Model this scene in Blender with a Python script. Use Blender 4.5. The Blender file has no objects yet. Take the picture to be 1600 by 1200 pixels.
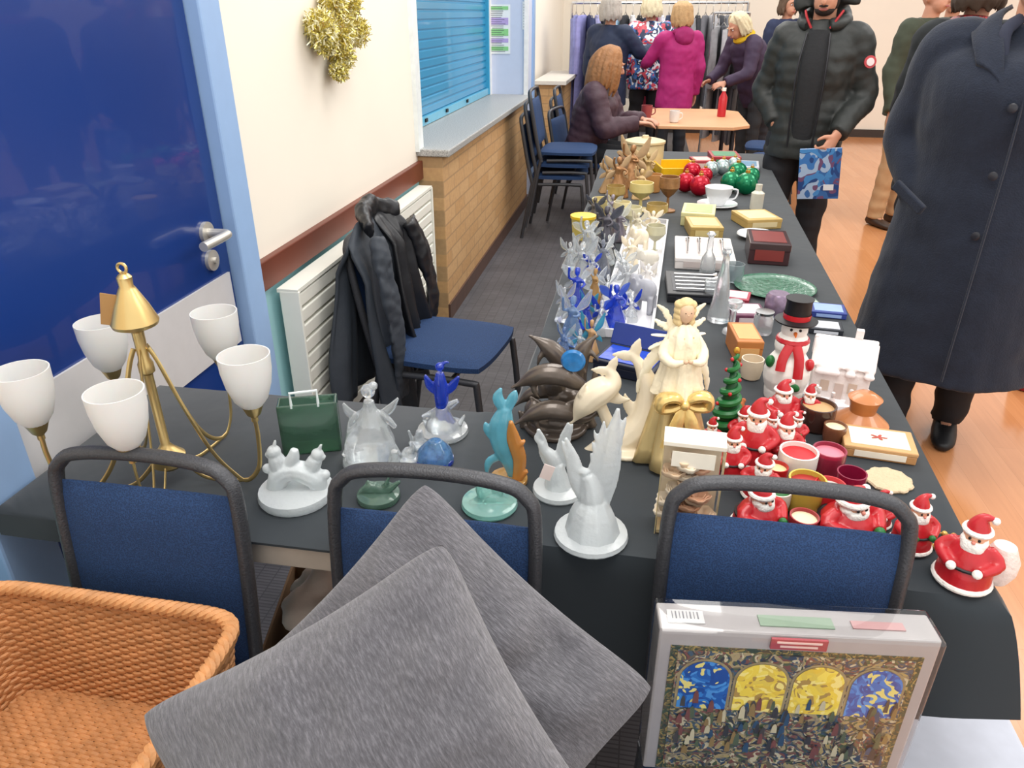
import bpy, bmesh, math, random
from mathutils import Vector, Matrix, Euler, noise
random.seed(7)
V=Vector
f=1150.0; th=math.radians(26.76); psi=math.radians(9.8); CH=1.52
ct,st,cp,sp=math.cos(th),math.sin(th),math.cos(psi),math.sin(psi)
def ray(u,v):
    a=(u-800)/f; b=(600-v)/f
    return a, ct+b*st, -st+b*ct
def W(R,F,z): return V((R*cp-F*sp, R*sp+F*cp, z))
def P(u,v,z):
    a,fw,up=ray(u,v); t=(z-CH)/up
    return W(a*t,fw*t,z)
def Fof(p): return -p[0]*sp+p[1]*cp
def QF(u,v,F):
    a,fw,up=ray(u,v); t=F/fw
    return W(a*t,F,CH+up*t)
def PX(u,v,x):
    a,fw,up=ray(u,v); dx=a*cp-fw*sp; t=x/dx
    return V((x,t*(a*sp+fw*cp),CH+up*t))
def depth(p): return Fof(p)*ct-(p[2]-CH)*st
def ztop(p,v):
    a,fw,up=ray(800,v); return CH+up*Fof(p)/fw
T=.742
def fit(u,vb,w,vt,z=T):
    p=P(u,vb,z); return p, w*depth(p)/f, max(.005,ztop(p,vt)-z)

# ------------------------------------------------ materials
def C(h):
    h=h.lstrip('#'); r=[int(h[i:i+2],16)/255 for i in (0,2,4)]
    return tuple((c/12.92 if c<=.04045 else ((c+.055)/1.055)**2.4) for c in r)+(1,)
MC={}
def M(h,rough=.5,metal=0,trans=0,var=.12,ns=25,bump=0,bs=120,coat=0,sub=0,emit=0,ior=1.45,sheen=0):
    key=(h,rough,metal,trans,var,ns,bump,bs,coat,sub,emit,sheen,ior)
    if key in MC: return MC[key]
    m=bpy.data.materials.new('mat_'+h.strip('#')); m.use_nodes=True
    nt=m.node_tree; b=nt.nodes['Principled BSDF']
    tc=nt.nodes.new('ShaderNodeTexCoord'); n=nt.nodes.new('ShaderNodeTexNoise'); n.inputs['Scale'].default_value=ns
    nt.links.new(tc.outputs['Object'],n.inputs['Vector'])
    mx=nt.nodes.new('ShaderNodeMix'); mx.data_type='RGBA'
    c=C(h); mx.inputs[6].default_value=tuple(x*(1-var) for x in c[:3])+(1,); mx.inputs[7].default_value=tuple(min(1,x*(1+var)) for x in c[:3])+(1,)
    nt.links.new(n.outputs['Fac'],mx.inputs[0]); nt.links.new(mx.outputs[2],b.inputs['Base Color'])
    b.inputs['Roughness'].default_value=rough; b.inputs['Metallic'].default_value=metal
    b.inputs['Transmission Weight'].default_value=trans; b.inputs['IOR'].default_value=ior
    b.inputs['Coat Weight'].default_value=coat
    if sheen: b.inputs['Sheen Weight'].default_value=sheen
    if sub: b.inputs['Subsurface Weight'].default_value=sub; b.inputs['Subsurface Radius'].default_value=(.02,.01,.008)
    if emit: b.inputs['Emission Color'].default_value=c; b.inputs['Emission Strength'].default_value=emit
    if bump:
        n2=nt.nodes.new('ShaderNodeTexNoise'); n2.inputs['Scale'].default_value=bs; n2.inputs['Detail'].default_value=3
        nt.links.new(tc.outputs['Object'],n2.inputs['Vector'])
        bp=nt.nodes.new('ShaderNodeBump'); bp.inputs['Strength'].default_value=bump; bp.inputs['Distance'].default_value=.005
        nt.links.new(n2.outputs['Fac'],bp.inputs['Height']); nt.links.new(bp.outputs['Normal'],b.inputs['Normal'])
    MC[key]=m; return m
def newm(name):
    m=bpy.data.materials.new(name); m.use_nodes=True; nt=m.node_tree
    return m,nt,nt.nodes['Principled BSDF']
def ramp(nt,cols):
    r=nt.nodes.new('ShaderNodeValToRGB'); e=r.color_ramp.elements
    while len(e)<len(cols): e.new(.5)
    for i,(p,h) in enumerate(cols): e[i].position=p; e[i].color=C(h)
    return r
def swz(nt,order,scale=(1,1,1),coord='Object'):
    tc=nt.nodes.new('ShaderNodeTexCoord'); s=nt.nodes.new('ShaderNodeSeparateXYZ'); c=nt.nodes.new('ShaderNodeCombineXYZ')
    nt.links.new(tc.outputs[coord],s.inputs[0])
    for i,o in enumerate(order): nt.links.new(s.outputs[o],c.inputs[i])
    mp=nt.nodes.new('ShaderNodeMapping'); mp.inputs['Scale'].default_value=scale
    nt.links.new(c.outputs[0],mp.inputs[0]); return mp.outputs[0]
def brickmat(order):
    m,nt,b=newm('buff_brick'); v=swz(nt,order)
    k=nt.nodes.new('ShaderNodeTexBrick'); k.inputs['Scale'].default_value=1
    k.inputs['Brick Width'].default_value=.225; k.inputs['Row Height'].default_value=.075; k.inputs['Mortar Size'].default_value=.005
    k.inputs['Color1'].default_value=C('#c9a273'); k.inputs['Color2'].default_value=C('#be9463'); k.inputs['Mortar'].default_value=C('#ab8a62')
    nt.links.new(v,k.inputs['Vector'])
    n=nt.nodes.new('ShaderNodeTexNoise'); n.inputs['Scale'].default_value=40; nt.links.new(v,n.inputs['Vector'])
    mx=nt.nodes.new('ShaderNodeMix'); mx.data_type='RGBA'; mx.blend_type='OVERLAY'; mx.inputs[0].default_value=.2
    nt.links.new(k.outputs['Color'],mx.inputs[6]); nt.links.new(n.outputs['Fac'],mx.inputs[7]); nt.links.new(mx.outputs[2],b.inputs['Base Color'])
    b.inputs['Roughness'].default_value=.75
    bp=nt.nodes.new('ShaderNodeBump'); bp.inputs['Strength'].default_value=.4; bp.invert=True
    nt.links.new(k.outputs['Fac'],bp.inputs['Height']); nt.links.new(bp.outputs['Normal'],b.inputs['Normal']); return m
def woodfloor():
    m,nt,b=newm('orange_wood_floor'); v=swz(nt,(1,0,2))
    k=nt.nodes.new('ShaderNodeTexBrick'); k.inputs['Scale'].default_value=1; k.inputs['Brick Width'].default_value=1.1; k.inputs['Row Height'].default_value=.09; k.inputs['Mortar Size'].default_value=.0006
    k.inputs['Color1'].default_value=C('#c98a5c'); k.inputs['Color2'].default_value=C('#c08051'); k.inputs['Mortar'].default_value=C('#ad7448')
    nt.links.new(v,k.inputs['Vector'])
    v2=swz(nt,(1,0,2),(2,30,1)); n=nt.nodes.new('ShaderNodeTexNoise'); n.inputs['Scale'].default_value=2; n.inputs['Detail'].default_value=5; nt.links.new(v2,n.inputs['Vector'])
    mx=nt.nodes.new('ShaderNodeMix'); mx.data_type='RGBA'; mx.blend_type='OVERLAY'; mx.inputs[0].default_value=.15
    nt.links.new(k.outputs['Color'],mx.inputs[6]); nt.links.new(n.outputs['Fac'],mx.inputs[7]); nt.links.new(mx.outputs[2],b.inputs['Base Color'])
    b.inputs['Roughness'].default_value=.16; return m
def carpetmat():
    m,nt,b=newm('grey_carpet'); v=swz(nt,(0,1,2))
    k=nt.nodes.new('ShaderNodeTexBrick'); k.inputs['Scale'].default_value=1; k.offset=0; k.inputs['Brick Width'].default_value=.05; k.inputs['Row Height'].default_value=.012; k.inputs['Mortar Size'].default_value=.002
    k.inputs['Color1'].default_value=C('#5c5a5f'); k.inputs['Color2'].default_value=C('#515054'); k.inputs['Mortar'].default_value=C('#403f43')
    nt.links.new(v,k.inputs['Vector']); 
    n=nt.nodes.new('ShaderNodeTexNoise'); n.inputs['Scale'].default_value=5; n.inputs['Detail'].default_value=6; nt.links.new(v,n.inputs['Vector'])
    mx=nt.nodes.new('ShaderNodeMix'); mx.data_type='RGBA'; mx.blend_type='OVERLAY'; mx.inputs[0].default_value=.5
    nt.links.new(k.outputs['Color'],mx.inputs[6]); nt.links.new(n.outputs['Fac'],mx.inputs[7]); nt.links.new(mx.outputs[2],b.inputs['Base Color'])
    b.inputs['Roughness'].default_value=.6; return m
def weavemat(c1,c2,scale=260,rough=.8,axis=(0,2,1),stretch=(1,1,1),bump=.4):
    m,nt,b=newm('woven_fabric'); v=swz(nt,axis,stretch)
    n=nt.nodes.new('ShaderNodeTexVoronoi'); o='Distance'
    n.inputs['Scale'].default_value=scale; nt.links.new(v,n.inputs['Vector'])
    r=ramp(nt,[(.15,c1),(.75,c2)]); nt.links.new(n.outputs[o],r.inputs[0]); nt.links.new(r.outputs[0],b.inputs['Base Color'])
    b.inputs['Roughness'].default_value=rough
    bp=nt.nodes.new('ShaderNodeBump'); bp.inputs['Strength'].default_value=bump; bp.inputs['Distance'].default_value=.002
    nt.links.new(n.outputs[o],bp.inputs['Height']); nt.links.new(bp.outputs['Normal'],b.inputs['Normal']); return m
def splatmat(name,cols,scale,rough=.4,stretch=(1,1,1),coat=0,axis=(0,1,2),cell=14):
    m,nt,b=newm(name); v=swz(nt,axis,stretch); n=nt.nodes.new('ShaderNodeTexVoronoi')
    n2=nt.nodes.new('ShaderNodeTexNoise'); n2.inputs['Scale'].default_value=scale*.6; nt.links.new(v,n2.inputs['Vector'])
    nt.links.new(n2.outputs['Color'],n.inputs['Vector']); n.inputs['Scale'].default_value=cell
    s=nt.nodes.new('ShaderNodeSeparateColor'); nt.links.new(n.outputs['Color'],s.inputs[0])
    r=ramp(nt,[(i/len(cols),c) for i,c in enumerate(cols)]); r.color_ramp.interpolation='CONSTANT'
    nt.links.new(s.outputs[0],r.inputs[0]); nt.links.new(r.outputs[0],b.inputs['Base Color']); b.inputs['Roughness'].default_value=rough; b.inputs['Coat Weight'].default_value=coat; return m

# ------------------------------------------------ geometry
def join(gs):
    vs=[];fs=[]
    for v,fc in gs:
        o=len(vs); vs+= [V(x) for x in v]; fs+=[tuple(i+o for i in q) for q in fc]
    return vs,fs
def xf(g,m): return [m@V(v) for v in g[0]],g[1]
def mv(g,d): return [V(v)+V(d) for v in g[0]],g[1]
def rot(g,e,c=(0,0,0)):
    m=Matrix.Translation(c)@Euler(e).to_matrix().to_4x4()@Matrix.Translation(-V(c)); return xf(g,m)
def gbox(c,s):
    x,y,z=c; a,b,d=s[0]/2,s[1]/2,s[2]/2
    v=[V((x+i*a,y+j*b,z+k*d)) for i in(-1,1) for j in(-1,1) for k in(-1,1)]
    return v,[(0,1,3,2),(4,6,7,5),(0,4,5,1),(2,3,7,6),(0,2,6,4),(1,5,7,3)]
def lathe(prof,seg=24,wob=None):
    vs=[];fs=[];rings=[]
    for r,z in prof:
        if r<1e-6: rings.append([len(vs)]); vs.append(V((0,0,z)))
        else:
            ring=[]
            for i in range(seg):
                a=2*math.pi*i/seg; rr=r*(wob(a,z) if wob else 1); ring.append(len(vs)); vs.append(V((rr*math.cos(a),rr*math.sin(a),z)))
            rings.append(ring)
    for A,B in zip(rings,rings[1:]):
        for i in range(seg):
            j=(i+1)%seg
            if len(A)==1 and len(B)==1: break
            if len(A)==1: fs.append((A[0],B[i],B[j]))
            elif len(B)==1: fs.append((A[i],A[j],B[0]))
            else: fs.append((A[i],A[j],B[j],B[i]))
    return vs,fs
def crm(p,k):
    n=len(p); out=[]
    def g(i): return p[max(0,min(n-1,i))]
    for i in range(n-1):
        a,b,c,d=[g(i+j) for j in(-1,0,1,2)]
        for s in range(k):
            t=s/k
            out.append(tuple(.5*((2*b[q])+(-a[q]+c[q])*t+(2*a[q]-5*b[q]+4*c[q]-d[q])*t*t+(-a[q]+3*b[q]-3*c[q]+d[q])*t**3) for q in range(len(b))))
    out.append(tuple(p[-1])); return out
def sweep(pts,rad,seg=10,side=None,res=0,closed=False):
    if not isinstance(rad,list): rad=[rad]*len(pts)
    rad=[(r,r) if not isinstance(r,tuple) else r for r in rad]
    if len(rad)!=len(pts): rad=[rad[min(len(rad)-1,int(i*len(rad)/len(pts)))] for i in range(len(pts))]
    if res:
        q=crm([tuple(p)+tuple(r) for p,r in zip(pts,rad)],res); pts=[x[:3] for x in q]; rad=[(max(1e-4,x[3]),max(1e-4,x[4])) for x in q]
    pts=[V(p) for p in pts]; n=len(pts); vs=[];fs=[]; S=None
    for i in range(n):
        if closed: t=pts[(i+1)%n]-pts[i-1]
        else: t=pts[min(n-1,i+1)]-pts[max(0,i-1)]
        t=t.normalized() if t.length>1e-9 else V((0,0,1))
        if side is not None: S=V(side)
        elif S is None: S=V((1,0,0)) if abs(t.x)<.8 else V((0,1,0))
        S=(S-t*S.dot(t)); S=S.normalized() if S.length>1e-6 else t.orthogonal().normalized()
        N=t.cross(S)
        for k in range(seg):
            a=2*math.pi*k/seg; vs.append(pts[i]+S*math.cos(a)*rad[i][0]+N*math.sin(a)*rad[i][1])
    m=n if closed else n-1
    for i in range(m):
        for k in range(seg):
            a=i*seg+k;b=i*seg+(k+1)%seg;c=((i+1)%n)*seg+(k+1)%seg;d=((i+1)%n)*seg+k; fs.append((a,b,c,d))
    if not closed:
        fs.append(tuple(range(seg))[::-1]); fs.append(tuple((n-1)*seg+k for k in range(seg)))
    return vs,fs
def ell(c,r,e=(0,0,0),seg=14,rg=9):
    if not isinstance(r,(tuple,list)): r=(r,r,r)
    pr=[(math.sin(math.pi*i/rg),-math.cos(math.pi*i/rg)) for i in range(rg+1)]; pr[0]=(0,-1);pr[-1]=(0,1)
    g=lathe(pr,seg); m=Matrix.Translation(c)@Euler(e).to_matrix().to_4x4()@Matrix.Diagonal((r[0],r[1],r[2],1))
    return xf(g,m)
def ring(c,R,r,n=24,seg=8,e=(0,0,0),ry=None):
    ry=ry or R
    g=sweep([(R*math.cos(2*math.pi*i/n),ry*math.sin(2*math.pi*i/n),0) for i in range(n)],r,seg,side=(0,0,1),closed=True)
    return mv(rot(g,e),c)
COL=bpy.context.scene.collection
TS=bpy.data.scenes.new('workbench')
def mk(name,g,mat,par=None,smooth=True,bev=0,loc=None,ang=38):
    me=bpy.data.meshes.new(name); me.from_pydata([tuple(v) for v in g[0]],[],g[1])
    bm=bmesh.new(); bm.from_mesh(me); bmesh.ops.recalc_face_normals(bm,faces=bm.faces); bm.to_mesh(me); bm.free()
    if smooth:
        me.polygons.foreach_set('use_smooth',[True]*len(me.polygons)); me.set_sharp_from_angle(angle=math.radians(ang))
    me.materials.append(mat); o=bpy.data.objects.new(name,me); COL.objects.link(o)
    if bev:
        b=o.modifiers.new('bevel','BEVEL'); b.width=bev; b.segments=2; b.limit_method='ANGLE'
    if loc is not None: o.location=loc
    if par: o.parent=par
    return o
def fuse(name,gs,mat,par=None,vox=.01,it=3,loc=None,fac=.5,disp=None):
    g=join(gs); me=bpy.data.meshes.new('tmp'); me.from_pydata([tuple(v) for v in g[0]],[],g[1])
    bm=bmesh.new(); bm.from_mesh(me); bmesh.ops.recalc_face_normals(bm,faces=bm.faces); bm.to_mesh(me); bm.free()
    o=bpy.data.objects.new('tmp',me); TS.collection.objects.link(o)
    r=o.modifiers.new('r','REMESH'); r.mode='VOXEL'; r.voxel_size=vox
    if it: s=o.modifiers.new('s','SMOOTH'); s.iterations=it; s.factor=fac
    vl=TS.view_layers[0]; vl.update(); dg=vl.depsgraph
    nm=bpy.data.meshes.new_from_object(o.evaluated_get(dg)); bpy.data.objects.remove(o); nm.name=name
    if disp:
        cos=[v.co.copy() for v in nm.vertices]; nrm=[v.normal.copy() for v in nm.vertices]; flat=[]
        for c,n in zip(cos,nrm): c=c+n*disp(c); flat+= [c.x,c.y,c.z]
        nm.vertices.foreach_set('co',flat); nm.update()
    nm.polygons.foreach_set('use_smooth',[True]*len(nm.polygons)); nm.materials.clear(); nm.materials.append(mat)
    o=bpy.data.objects.new(name,nm); COL.objects.link(o)
    if loc is not None: o.location=loc
    if par: o.parent=par
    return o
def tag(o,label,cat,group=None):
    if len(label.split())<4: label+=' on the stall table'
    o['label']=label; o['category']=cat
    if group: o['group']=group
    return o
def thing(name,label,cat,loc,rz=0,group=None,rx=0,ry=0):
    e=bpy.data.objects.new(name,None); e.empty_display_size=.05; COL.objects.link(e)
    e.location=loc; e.rotation_euler=(rx,ry,rz); return tag(e,label,cat,group)
def struct(o): o['kind']='structure'; return o

BRASS=M('#d4b87c',.3,.85,var=.1); CHROME=M('#c8c8c8',.2,1); BLACK=M('#141417',.5); WHITE=M('#ece9e2',.45); RED=M('#b81c26',.4,coat=.3,bump=.15,bs=60)
CLR=M('#f4f9fb',.16,trans=.80,var=.02,bump=.3,bs=40,coat=.6); FROST=M('#eef4f6',.3,trans=.55,var=.04,bump=.3,bs=90,coat=.3); BLUEG=M('#2c50d8',.1,trans=.6,var=.3,bump=.2,bs=60,coat=.5); AQUA=M('#5cb8d4',.1,trans=.6,var=.2); OFFW=M('#e9dcc2',.4,coat=.3)
SKIN=M('#c58f75',.5,sub=.08,var=.08,ns=8); GOLD=M('#d2a347',.3,.8); CREAM=M('#e8d8b4',.5); GREEN=M('#1f6b34',.4)
CHBLUE=weavemat('#11284a','#21406c',420,.85,bump=.25); FRAME=M('#434448',.38,.3,var=.4,ns=300,bump=.25,bs=350)
RGT=V((cp,sp,0))

# ------------------------------------------------ ROOM
WX=-1.12
CRM=M('#f0e8da',.8,var=.03,ns=3); CYAN=M('#a8d8de',.6,var=.04,ns=3); LBL=M('#93b2da',.45,var=.04); PB=M('#c8d2e8',.5,var=.03)
struct(mk('floor',gbox((-1.2,5.5,-.05),(3.5,13,.1)),carpetmat(),smooth=False))
struct(mk('floor',gbox((3.3,5.5,-.05),(5.5,13,.1)),woodfloor(),smooth=False))
def wallbox(name,x0,x1,y0,y1,z0,z1,mat,bev=0): return struct(mk(name,gbox(((x0+x1)/2,(y0+y1)/2,(z0+z1)/2),(x1-x0,y1-y0,z1-z0)),mat,smooth=False,bev=bev))
wallbox('wall_left',WX-.2,WX,-1,.9,0,.78,CYAN); wallbox('wall_left',WX-.2,WX,-1,.9,.78,3,CRM)
wallbox('wall_left',WX-.2,WX,1.95,3.72,0,.78,CYAN); wallbox('wall_left',WX-.2,WX,1.95,3.72,.78,3,CRM)
wallbox('wall_left',WX-.2,WX,.9,1.95,2.12,3,CRM)
wallbox('wall_left',WX-.5,WX-.25,3.6,6.6,0,3,CRM)
wallbox('wall_left',WX-.4,WX-.1,6.75,11.2,0,3,CRM)
wallbox('wall_left',WX-.25,WX,3.72,6.5,2.3,3,CRM)
RAIL=M('#6a3424',.4,var=.2,ns=6)
wallbox('trim_1',WX,WX+.025,1.95,3.70,.765,.855,RAIL,.004)
wallbox('trim_2',WX,WX+.025,-1,.88,.765,.855,RAIL,.004)
wallbox('wall_back',-1.5,6,11.2,11.4,0,3,CRM); wallbox('wall_right',6,6.2,-1,11.4,0,3,CRM)
wallbox('baseboard_left',WX,WX+.015,1.97,3.7,0,.1,M('#3c3430',.5)); wallbox('baseboard_back',-1.2,6,11.18,11.2,0,.1,M('#3c3430',.5))
wallbox('wall_pillar',-1.5,-.99,6.49,6.75,0,3,PB); wallbox('trim_3',WX-.12,WX+.02,3.66,3.74,.9,2.4,M('#e6ecec',.4))
wallbox('trim_4',-1.34,-1.29,6.43,6.49,.9,2.4,M('#f2f0ee',.4)); wallbox('trim_5',-1.07,-.975,6.7,6.8,0,3,LBL)
wallbox('trim_6',-1.02,-.985,6.472,6.489,.9,3,M('#f2f0ee',.4))
wallbox('trim_7',-1.219,-1.15,7.2,7.35,0,3,LBL)
DB=M('#16367a',.25,var=.15,ns=2,coat=.4)
d=struct(mk('door_1',gbox((WX-.03,1.425,1.05),(.045,.84,2.1)),DB,smooth=False,bev=.003))
mk('kick_plate',gbox((WX-.004,1.425,.765),(.006,.80,.21)),M('#d4d2d2',.4,.15,var=.05),d,smooth=False)
def gr(pts,r): return sweep(pts,r,12,res=5)
h=mk('door_handle',join([gr([(WX-.01,1.755,1.0),(WX+.05,1.755,1.0),(WX+.06,1.73,1.0),(WX+.06,1.63,1.0)],.012),mv(rot(lathe([(0,0),(.029,0),(.029,.01),(0,.012)],20),(0,math.pi/2,0)),(WX-.008,1.755,1.0))]),M('#d4d0c8',.3,.6),d)
h['label']='brushed steel lever handle'
mk('keyhole_plate',mv(rot(lathe([(0,0),(.028,0),(.028,.01),(.008,.012),(.008,.02),(0,.02)],20),(0,math.pi/2,0)),(WX-.008,1.755,.925)),M('#d4d0c8',.3,.6),d)
wallbox('trim_9',WX-.1,WX+.03,1.85,1.95,0,2.15,LBL,.006); wallbox('trim_10',WX-.1,WX+.03,.88,1.0,0,2.15,LBL,.006); wallbox('trim_11',WX-.1,WX+.03,1.0,1.85,2.1,2.2,LBL,.006)
cb=thing('brick_counter','buff brick serving counter below shuttered hatch','counter',(-.99,3.69,0))
mk('brick_base',gbox((-.1,1.4,.44),(.2,2.8,.87)),brickmat((1,2,0)),cb,smooth=False,bev=.004)
mk('tile_plinth',gbox((.004,1.4,.045),(.012,2.8,.09)),M('#5a4238',.4,var=.3,ns=14),cb,smooth=False)
SPK,nt,b=newm('speckled_laminate'); vv=swz(nt,(0,1,2)); n=nt.nodes.new('ShaderNodeTexNoise'); n.inputs['Scale'].default_value=160; nt.links.new(vv,n.inputs['Vector']); r=ramp(nt,[(.35,'#858583'),(.6,'#b8b7b4')]); nt.links.new(n.outputs['Fac'],r.inputs[0]); nt.links.new(r.outputs[0],b.inputs['Base Color']); b.inputs['Roughness'].default_value=.4
ctop=tag(mk('countertop',gbox((-1.155,5.08,.895),(.41,2.82,.035)),SPK,smooth=False,bev=.006),'grey speckled laminate countertop on brick counter','countertop')
cb2=thing('brick_counter','short buff brick counter with pale top','counter',(-.9,8.1,0))
mk('brick_base',gbox((-.1,.7,.43),(.24,1.4,.86)),brickmat((0,2,1)),cb2,smooth=False); mk('counter_top',gbox((-.1,.7,.88),(.34,1.5,.04)),M('#dcd8d0',.4),cb2,smooth=False,bev=.005)
sh=thing('roller_shutter','blue slatted roller shutter closed over serving hatch','shutter',(-1.33,5.1,.915))
SB=M('#3490bc',.3,var=.12,ns=2,coat=.3); vs=[];fs=[]
for i in range(27):
    z0=.05+i*.052
    for (zz,xx) in ((z0,0),(z0+.006,.008),(z0+.040,.008),(z0+.046,0)):
        vs+= [V((xx,-1.33,zz)),V((xx,1.33,zz))]
for i in range(len(vs)//2-1): fs.append((2*i,2*i+1,2*i+3,2*i+2))
mk('slat_curtain',(vs,fs),SB,sh,smooth=False)
mk('bottom_bar',gbox((.01,0,.025),(.035,2.66,.05)),M('#5cb0d0',.3,coat=.3),sh,smooth=False,bev=.003)
for y in(-1.36,1.33): mk('guide_rail',gbox((.012,y,.7),(.045,.04,1.4)),M('#3ea0c8',.3),sh,smooth=False,bev=.003)
for y in(-.9,-.6,-.1,.5): mk('bolt',gbox((.032,y,.03),(.01,.04,.02)),BLACK,sh,smooth=False)
nA=thing('notice','white paper notice with green and lilac bands of text','notice',(-1.235,6.486,1.4))
mk('paper_sheet',gbox((0,0,0),(.2,.002,.36)),M('#e9eef0',.6,var=.02),nA,smooth=False)
for i,(c,z,hh) in enumerate([('#8fd08a',.155,.025),('#b9a6dc',.06,.05),('#8fd08a',-.02,.05),('#b9a6dc',-.08,.03),('#8fd08a',-.14,.03)]):
    mk('printed_band',gbox((0,-.002,z),(.17,.002,hh)),M(c,.6),nA,smooth=False)
g=[]
for i in range(22): g.append(gbox((-.01+random.uniform(-.01,.01),-.0035,.165-i*.0155),(random.uniform(.09,.14),.0008,.003)))
mk('printed_text',join(g),M('#55585f',.6),nA,smooth=False)
o=thing('notice','small white paper notice stuck on pale frame','notice',(-1.01,6.484,1.5)); mk('paper_sheet',gbox((0,0,0),(.05,.002,.2)),M('#f3f3f3',.6),o,smooth=False)
mk('printed_text',join([gbox((0,-.002,.08-i*.02),(.035,.001,.004)) for i in range(9)]),M('#7a7d88',.6),o,smooth=False)
rd=thing('radiator','white slatted wall radiator below brown rail','radiator',(WX+.03,2.03,.14))
RW=M('#ecece2',.4,var=.02); g=[gbox((.02,.78,.3),(.04,1.56,.6))]
for i in range(11): g.append(gbox((.05,.78,.03+i*.054),(.022,1.54,.043)))
mk('panel',join(g),RW,rd,smooth=False,bev=.004)
for y in(.0,1.56): mk('end_cap',gbox((.035,y,.3),(.066,.012,.61)),RW,rd,smooth=False,bev=.003)
mk('top_grille',gbox((.03,.78,.606),(.07,1.57,.012)),RW,rd,smooth=False)
mk('pipe',sweep([(.03,.03,.0),(.03,.03,-.13)],.008,8),RW,rd)

tl0=PX(527,50,WX)
tw=thing('tinsel_decoration','gold tinsel bow decoration hung on cream wall','decoration',tl0)
cs=[((500,42),.055),((520,2),.048),((545,8),.045),((556,50),.052),((508,66),.045),((536,88),.045),((530,112),.034),((530,45),.06)]
for nm_,mt,cnt in(('gold_tinsel',M('#f0cf74',.25,.75,var=.5,ns=200),520),('tinsel_glints',M('#fff2c4',.35,.1,var=.2,ns=200,coat=1),330)):  # whitish second set of strands: the tinsel's sparkle painted in as colour
    vs=[];fs=[]
    for (u,v),rr in cs:
        c=PX(u,v,WX+.05)-tl0
        for i in range(cnt):
            dd=V((random.gauss(0,1),random.gauss(0,1),random.gauss(0,1))).normalized(); ee=V((random.gauss(0,1),random.gauss(0,1),random.gauss(0,1))).normalized()
            s=c+dd*rr*random.uniform(.55,.95); s.x=max(s.x,.004); e=s+(dd*.5+ee).normalized()*rr*random.uniform(.2,.42); e.x=max(e.x,.003)
            k=(e-s).orthogonal().normalized(); k.rotate(Matrix.Rotation(random.uniform(0,6.28),3,(e-s).normalized())); k*=.0026
            o=len(vs); vs+=[s-k,s+k,e+k*.6,e-k*.6]; fs.append((o,o+1,o+2,o+3))
    st_=mk(nm_,(vs,fs),mt,tw,smooth=False); st_['kind']='stuff'
fuse('core',[ell(PX(u,v,WX+.03)-tl0,(.034,rr*.75,rr*.75)) for (u,v),rr in cs],M('#d4b468',.35,.6,bump=.8,bs=90),tw,.008,1)

# ------------------------------------------------ TABLES
Y0=.955
def table(x0,x1,y0,y1,label,along='y'):
    t=thing('folding_table',label,'table',((x0+x1)/2,(y0+y1)/2,0)); a,b=(x1-x0)/2,(y1-y0)/2
    mk('table_top',gbox((0,0,.722),(2*a,2*b,.03)),M('#b9a48c',.5),t,smooth=False,bev=.003)
    mk('edge_band',gbox((0,-b-.003,.715),(2*a,.008,.046)),M('#b8ada0',.4,.2),t,smooth=False,bev=.002)
    if along=='y':
        for s in(-1,1):
            for q in(-1,1): mk('leg',sweep([(q*(a-.08),s*(b-.12),0),(q*(a-.08),s*(b-.12),.71)],.014,8),M('#2c2c2e',.4,.5),t)
    else:
        for s in(-1,1): mk('leg',join([sweep([(s*(a-.12)-.0,-b+.05,.0),(s*(a-.12),b-.06,.7)],.012,8),sweep([(s*(a-.12),b-.05,.0),(s*(a-.12),-b+.06,.7)],.012,8)]),M('#2c2c2e',.4,.5),t)
    return t
table(-.225,.56,Y0+.005,2.95,'long folding table under dark cloth')
table(-.225,.63,2.96,4.88,'long folding table under dark cloth')
table(-1.06,-.26,.892,1.36,'small folding table with bare beige edge','x')
CL=M('#20282e',.8,var=.25,ns=4,bump=.8,bs=6,sheen=.2)
def cloth(name,poly,drop,label,wav=.012,out=.006,flare=None):
    per=[]; n=len(poly)
    for i in range(n):
        a=V(poly[i]+(0,)); b=V(poly[(i+1)%n]+(0,)); L_=(b-a).length; k=max(2,int(L_/.025)); dr=(b-a).normalized(); nm=V((dr.y,-dr.x,0))
        for j in range(k): per.append((a.lerp(b,j/k),nm if j else (nm+per[-1][1]).normalized()*1.2 if per else nm,))
    vs=[];fs=[];N=len(per);rows=10
    for r in range(rows+1):
        for i,(p,nm) in enumerate(per):
            D=drop(p.x,p.y); q=r/rows; 
            w=(math.sin(i*.5)+.6*math.sin(i*.21+1)+.8)*wav*q*min(1,D/.15)+out*min(1,r)+ (.004 if r else 0)
            if flare: w+=flare(p.x,p.y)*q**.7
            w=max(w,.003 if r else 0)
            vs.append(V((p.x,p.y,T-.001))+nm*w+V((0,0,-D*(q**1.1) if r else 0)))
    for r in range(rows):
        for i in range(N):
            j=(i+1)%N; fs.append((r*N+i,r*N+j,(r+1)*N+j,(r+1)*N+i))
    fs.append(tuple(range(N)))
    return tag(mk(name,(vs,fs),CL,ang=50),label,'tablecloth')
def dm(x,y):
    if x<-.2 and y<1.42: return .004
    if y<1.0:
        k=max(0,min(1,(x-.40)/.18)); return (.27+.03*math.sin(x*9))*(1-k)+.17*k
    k=max(0,1-(y-1.0)/.5); return .19+.03*math.sin(y*7)-.03*k
cloth('tablecloth',[(-.235,Y0),(.572,Y0-.015),(.60,1.5),(.66,3.2),(.73,4.9),(-.235,4.9)],dm,'dark teal-black cloth covering the long stall table',wav=.010,out=.002,flare=lambda x,y:.05*max(0,1-math.hypot(x-.575,y-.94)/.14))
cloth('tablecloth',[(-1.075,.885),(-.245,.885),(-.245,1.375),(-1.075,1.375)],lambda x,y:(.005 if y<1.0 and x>-.92 else .05) if x<-.3 else .004,'dark cloth covering the small side table',wav=.003,out=.001)

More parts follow.
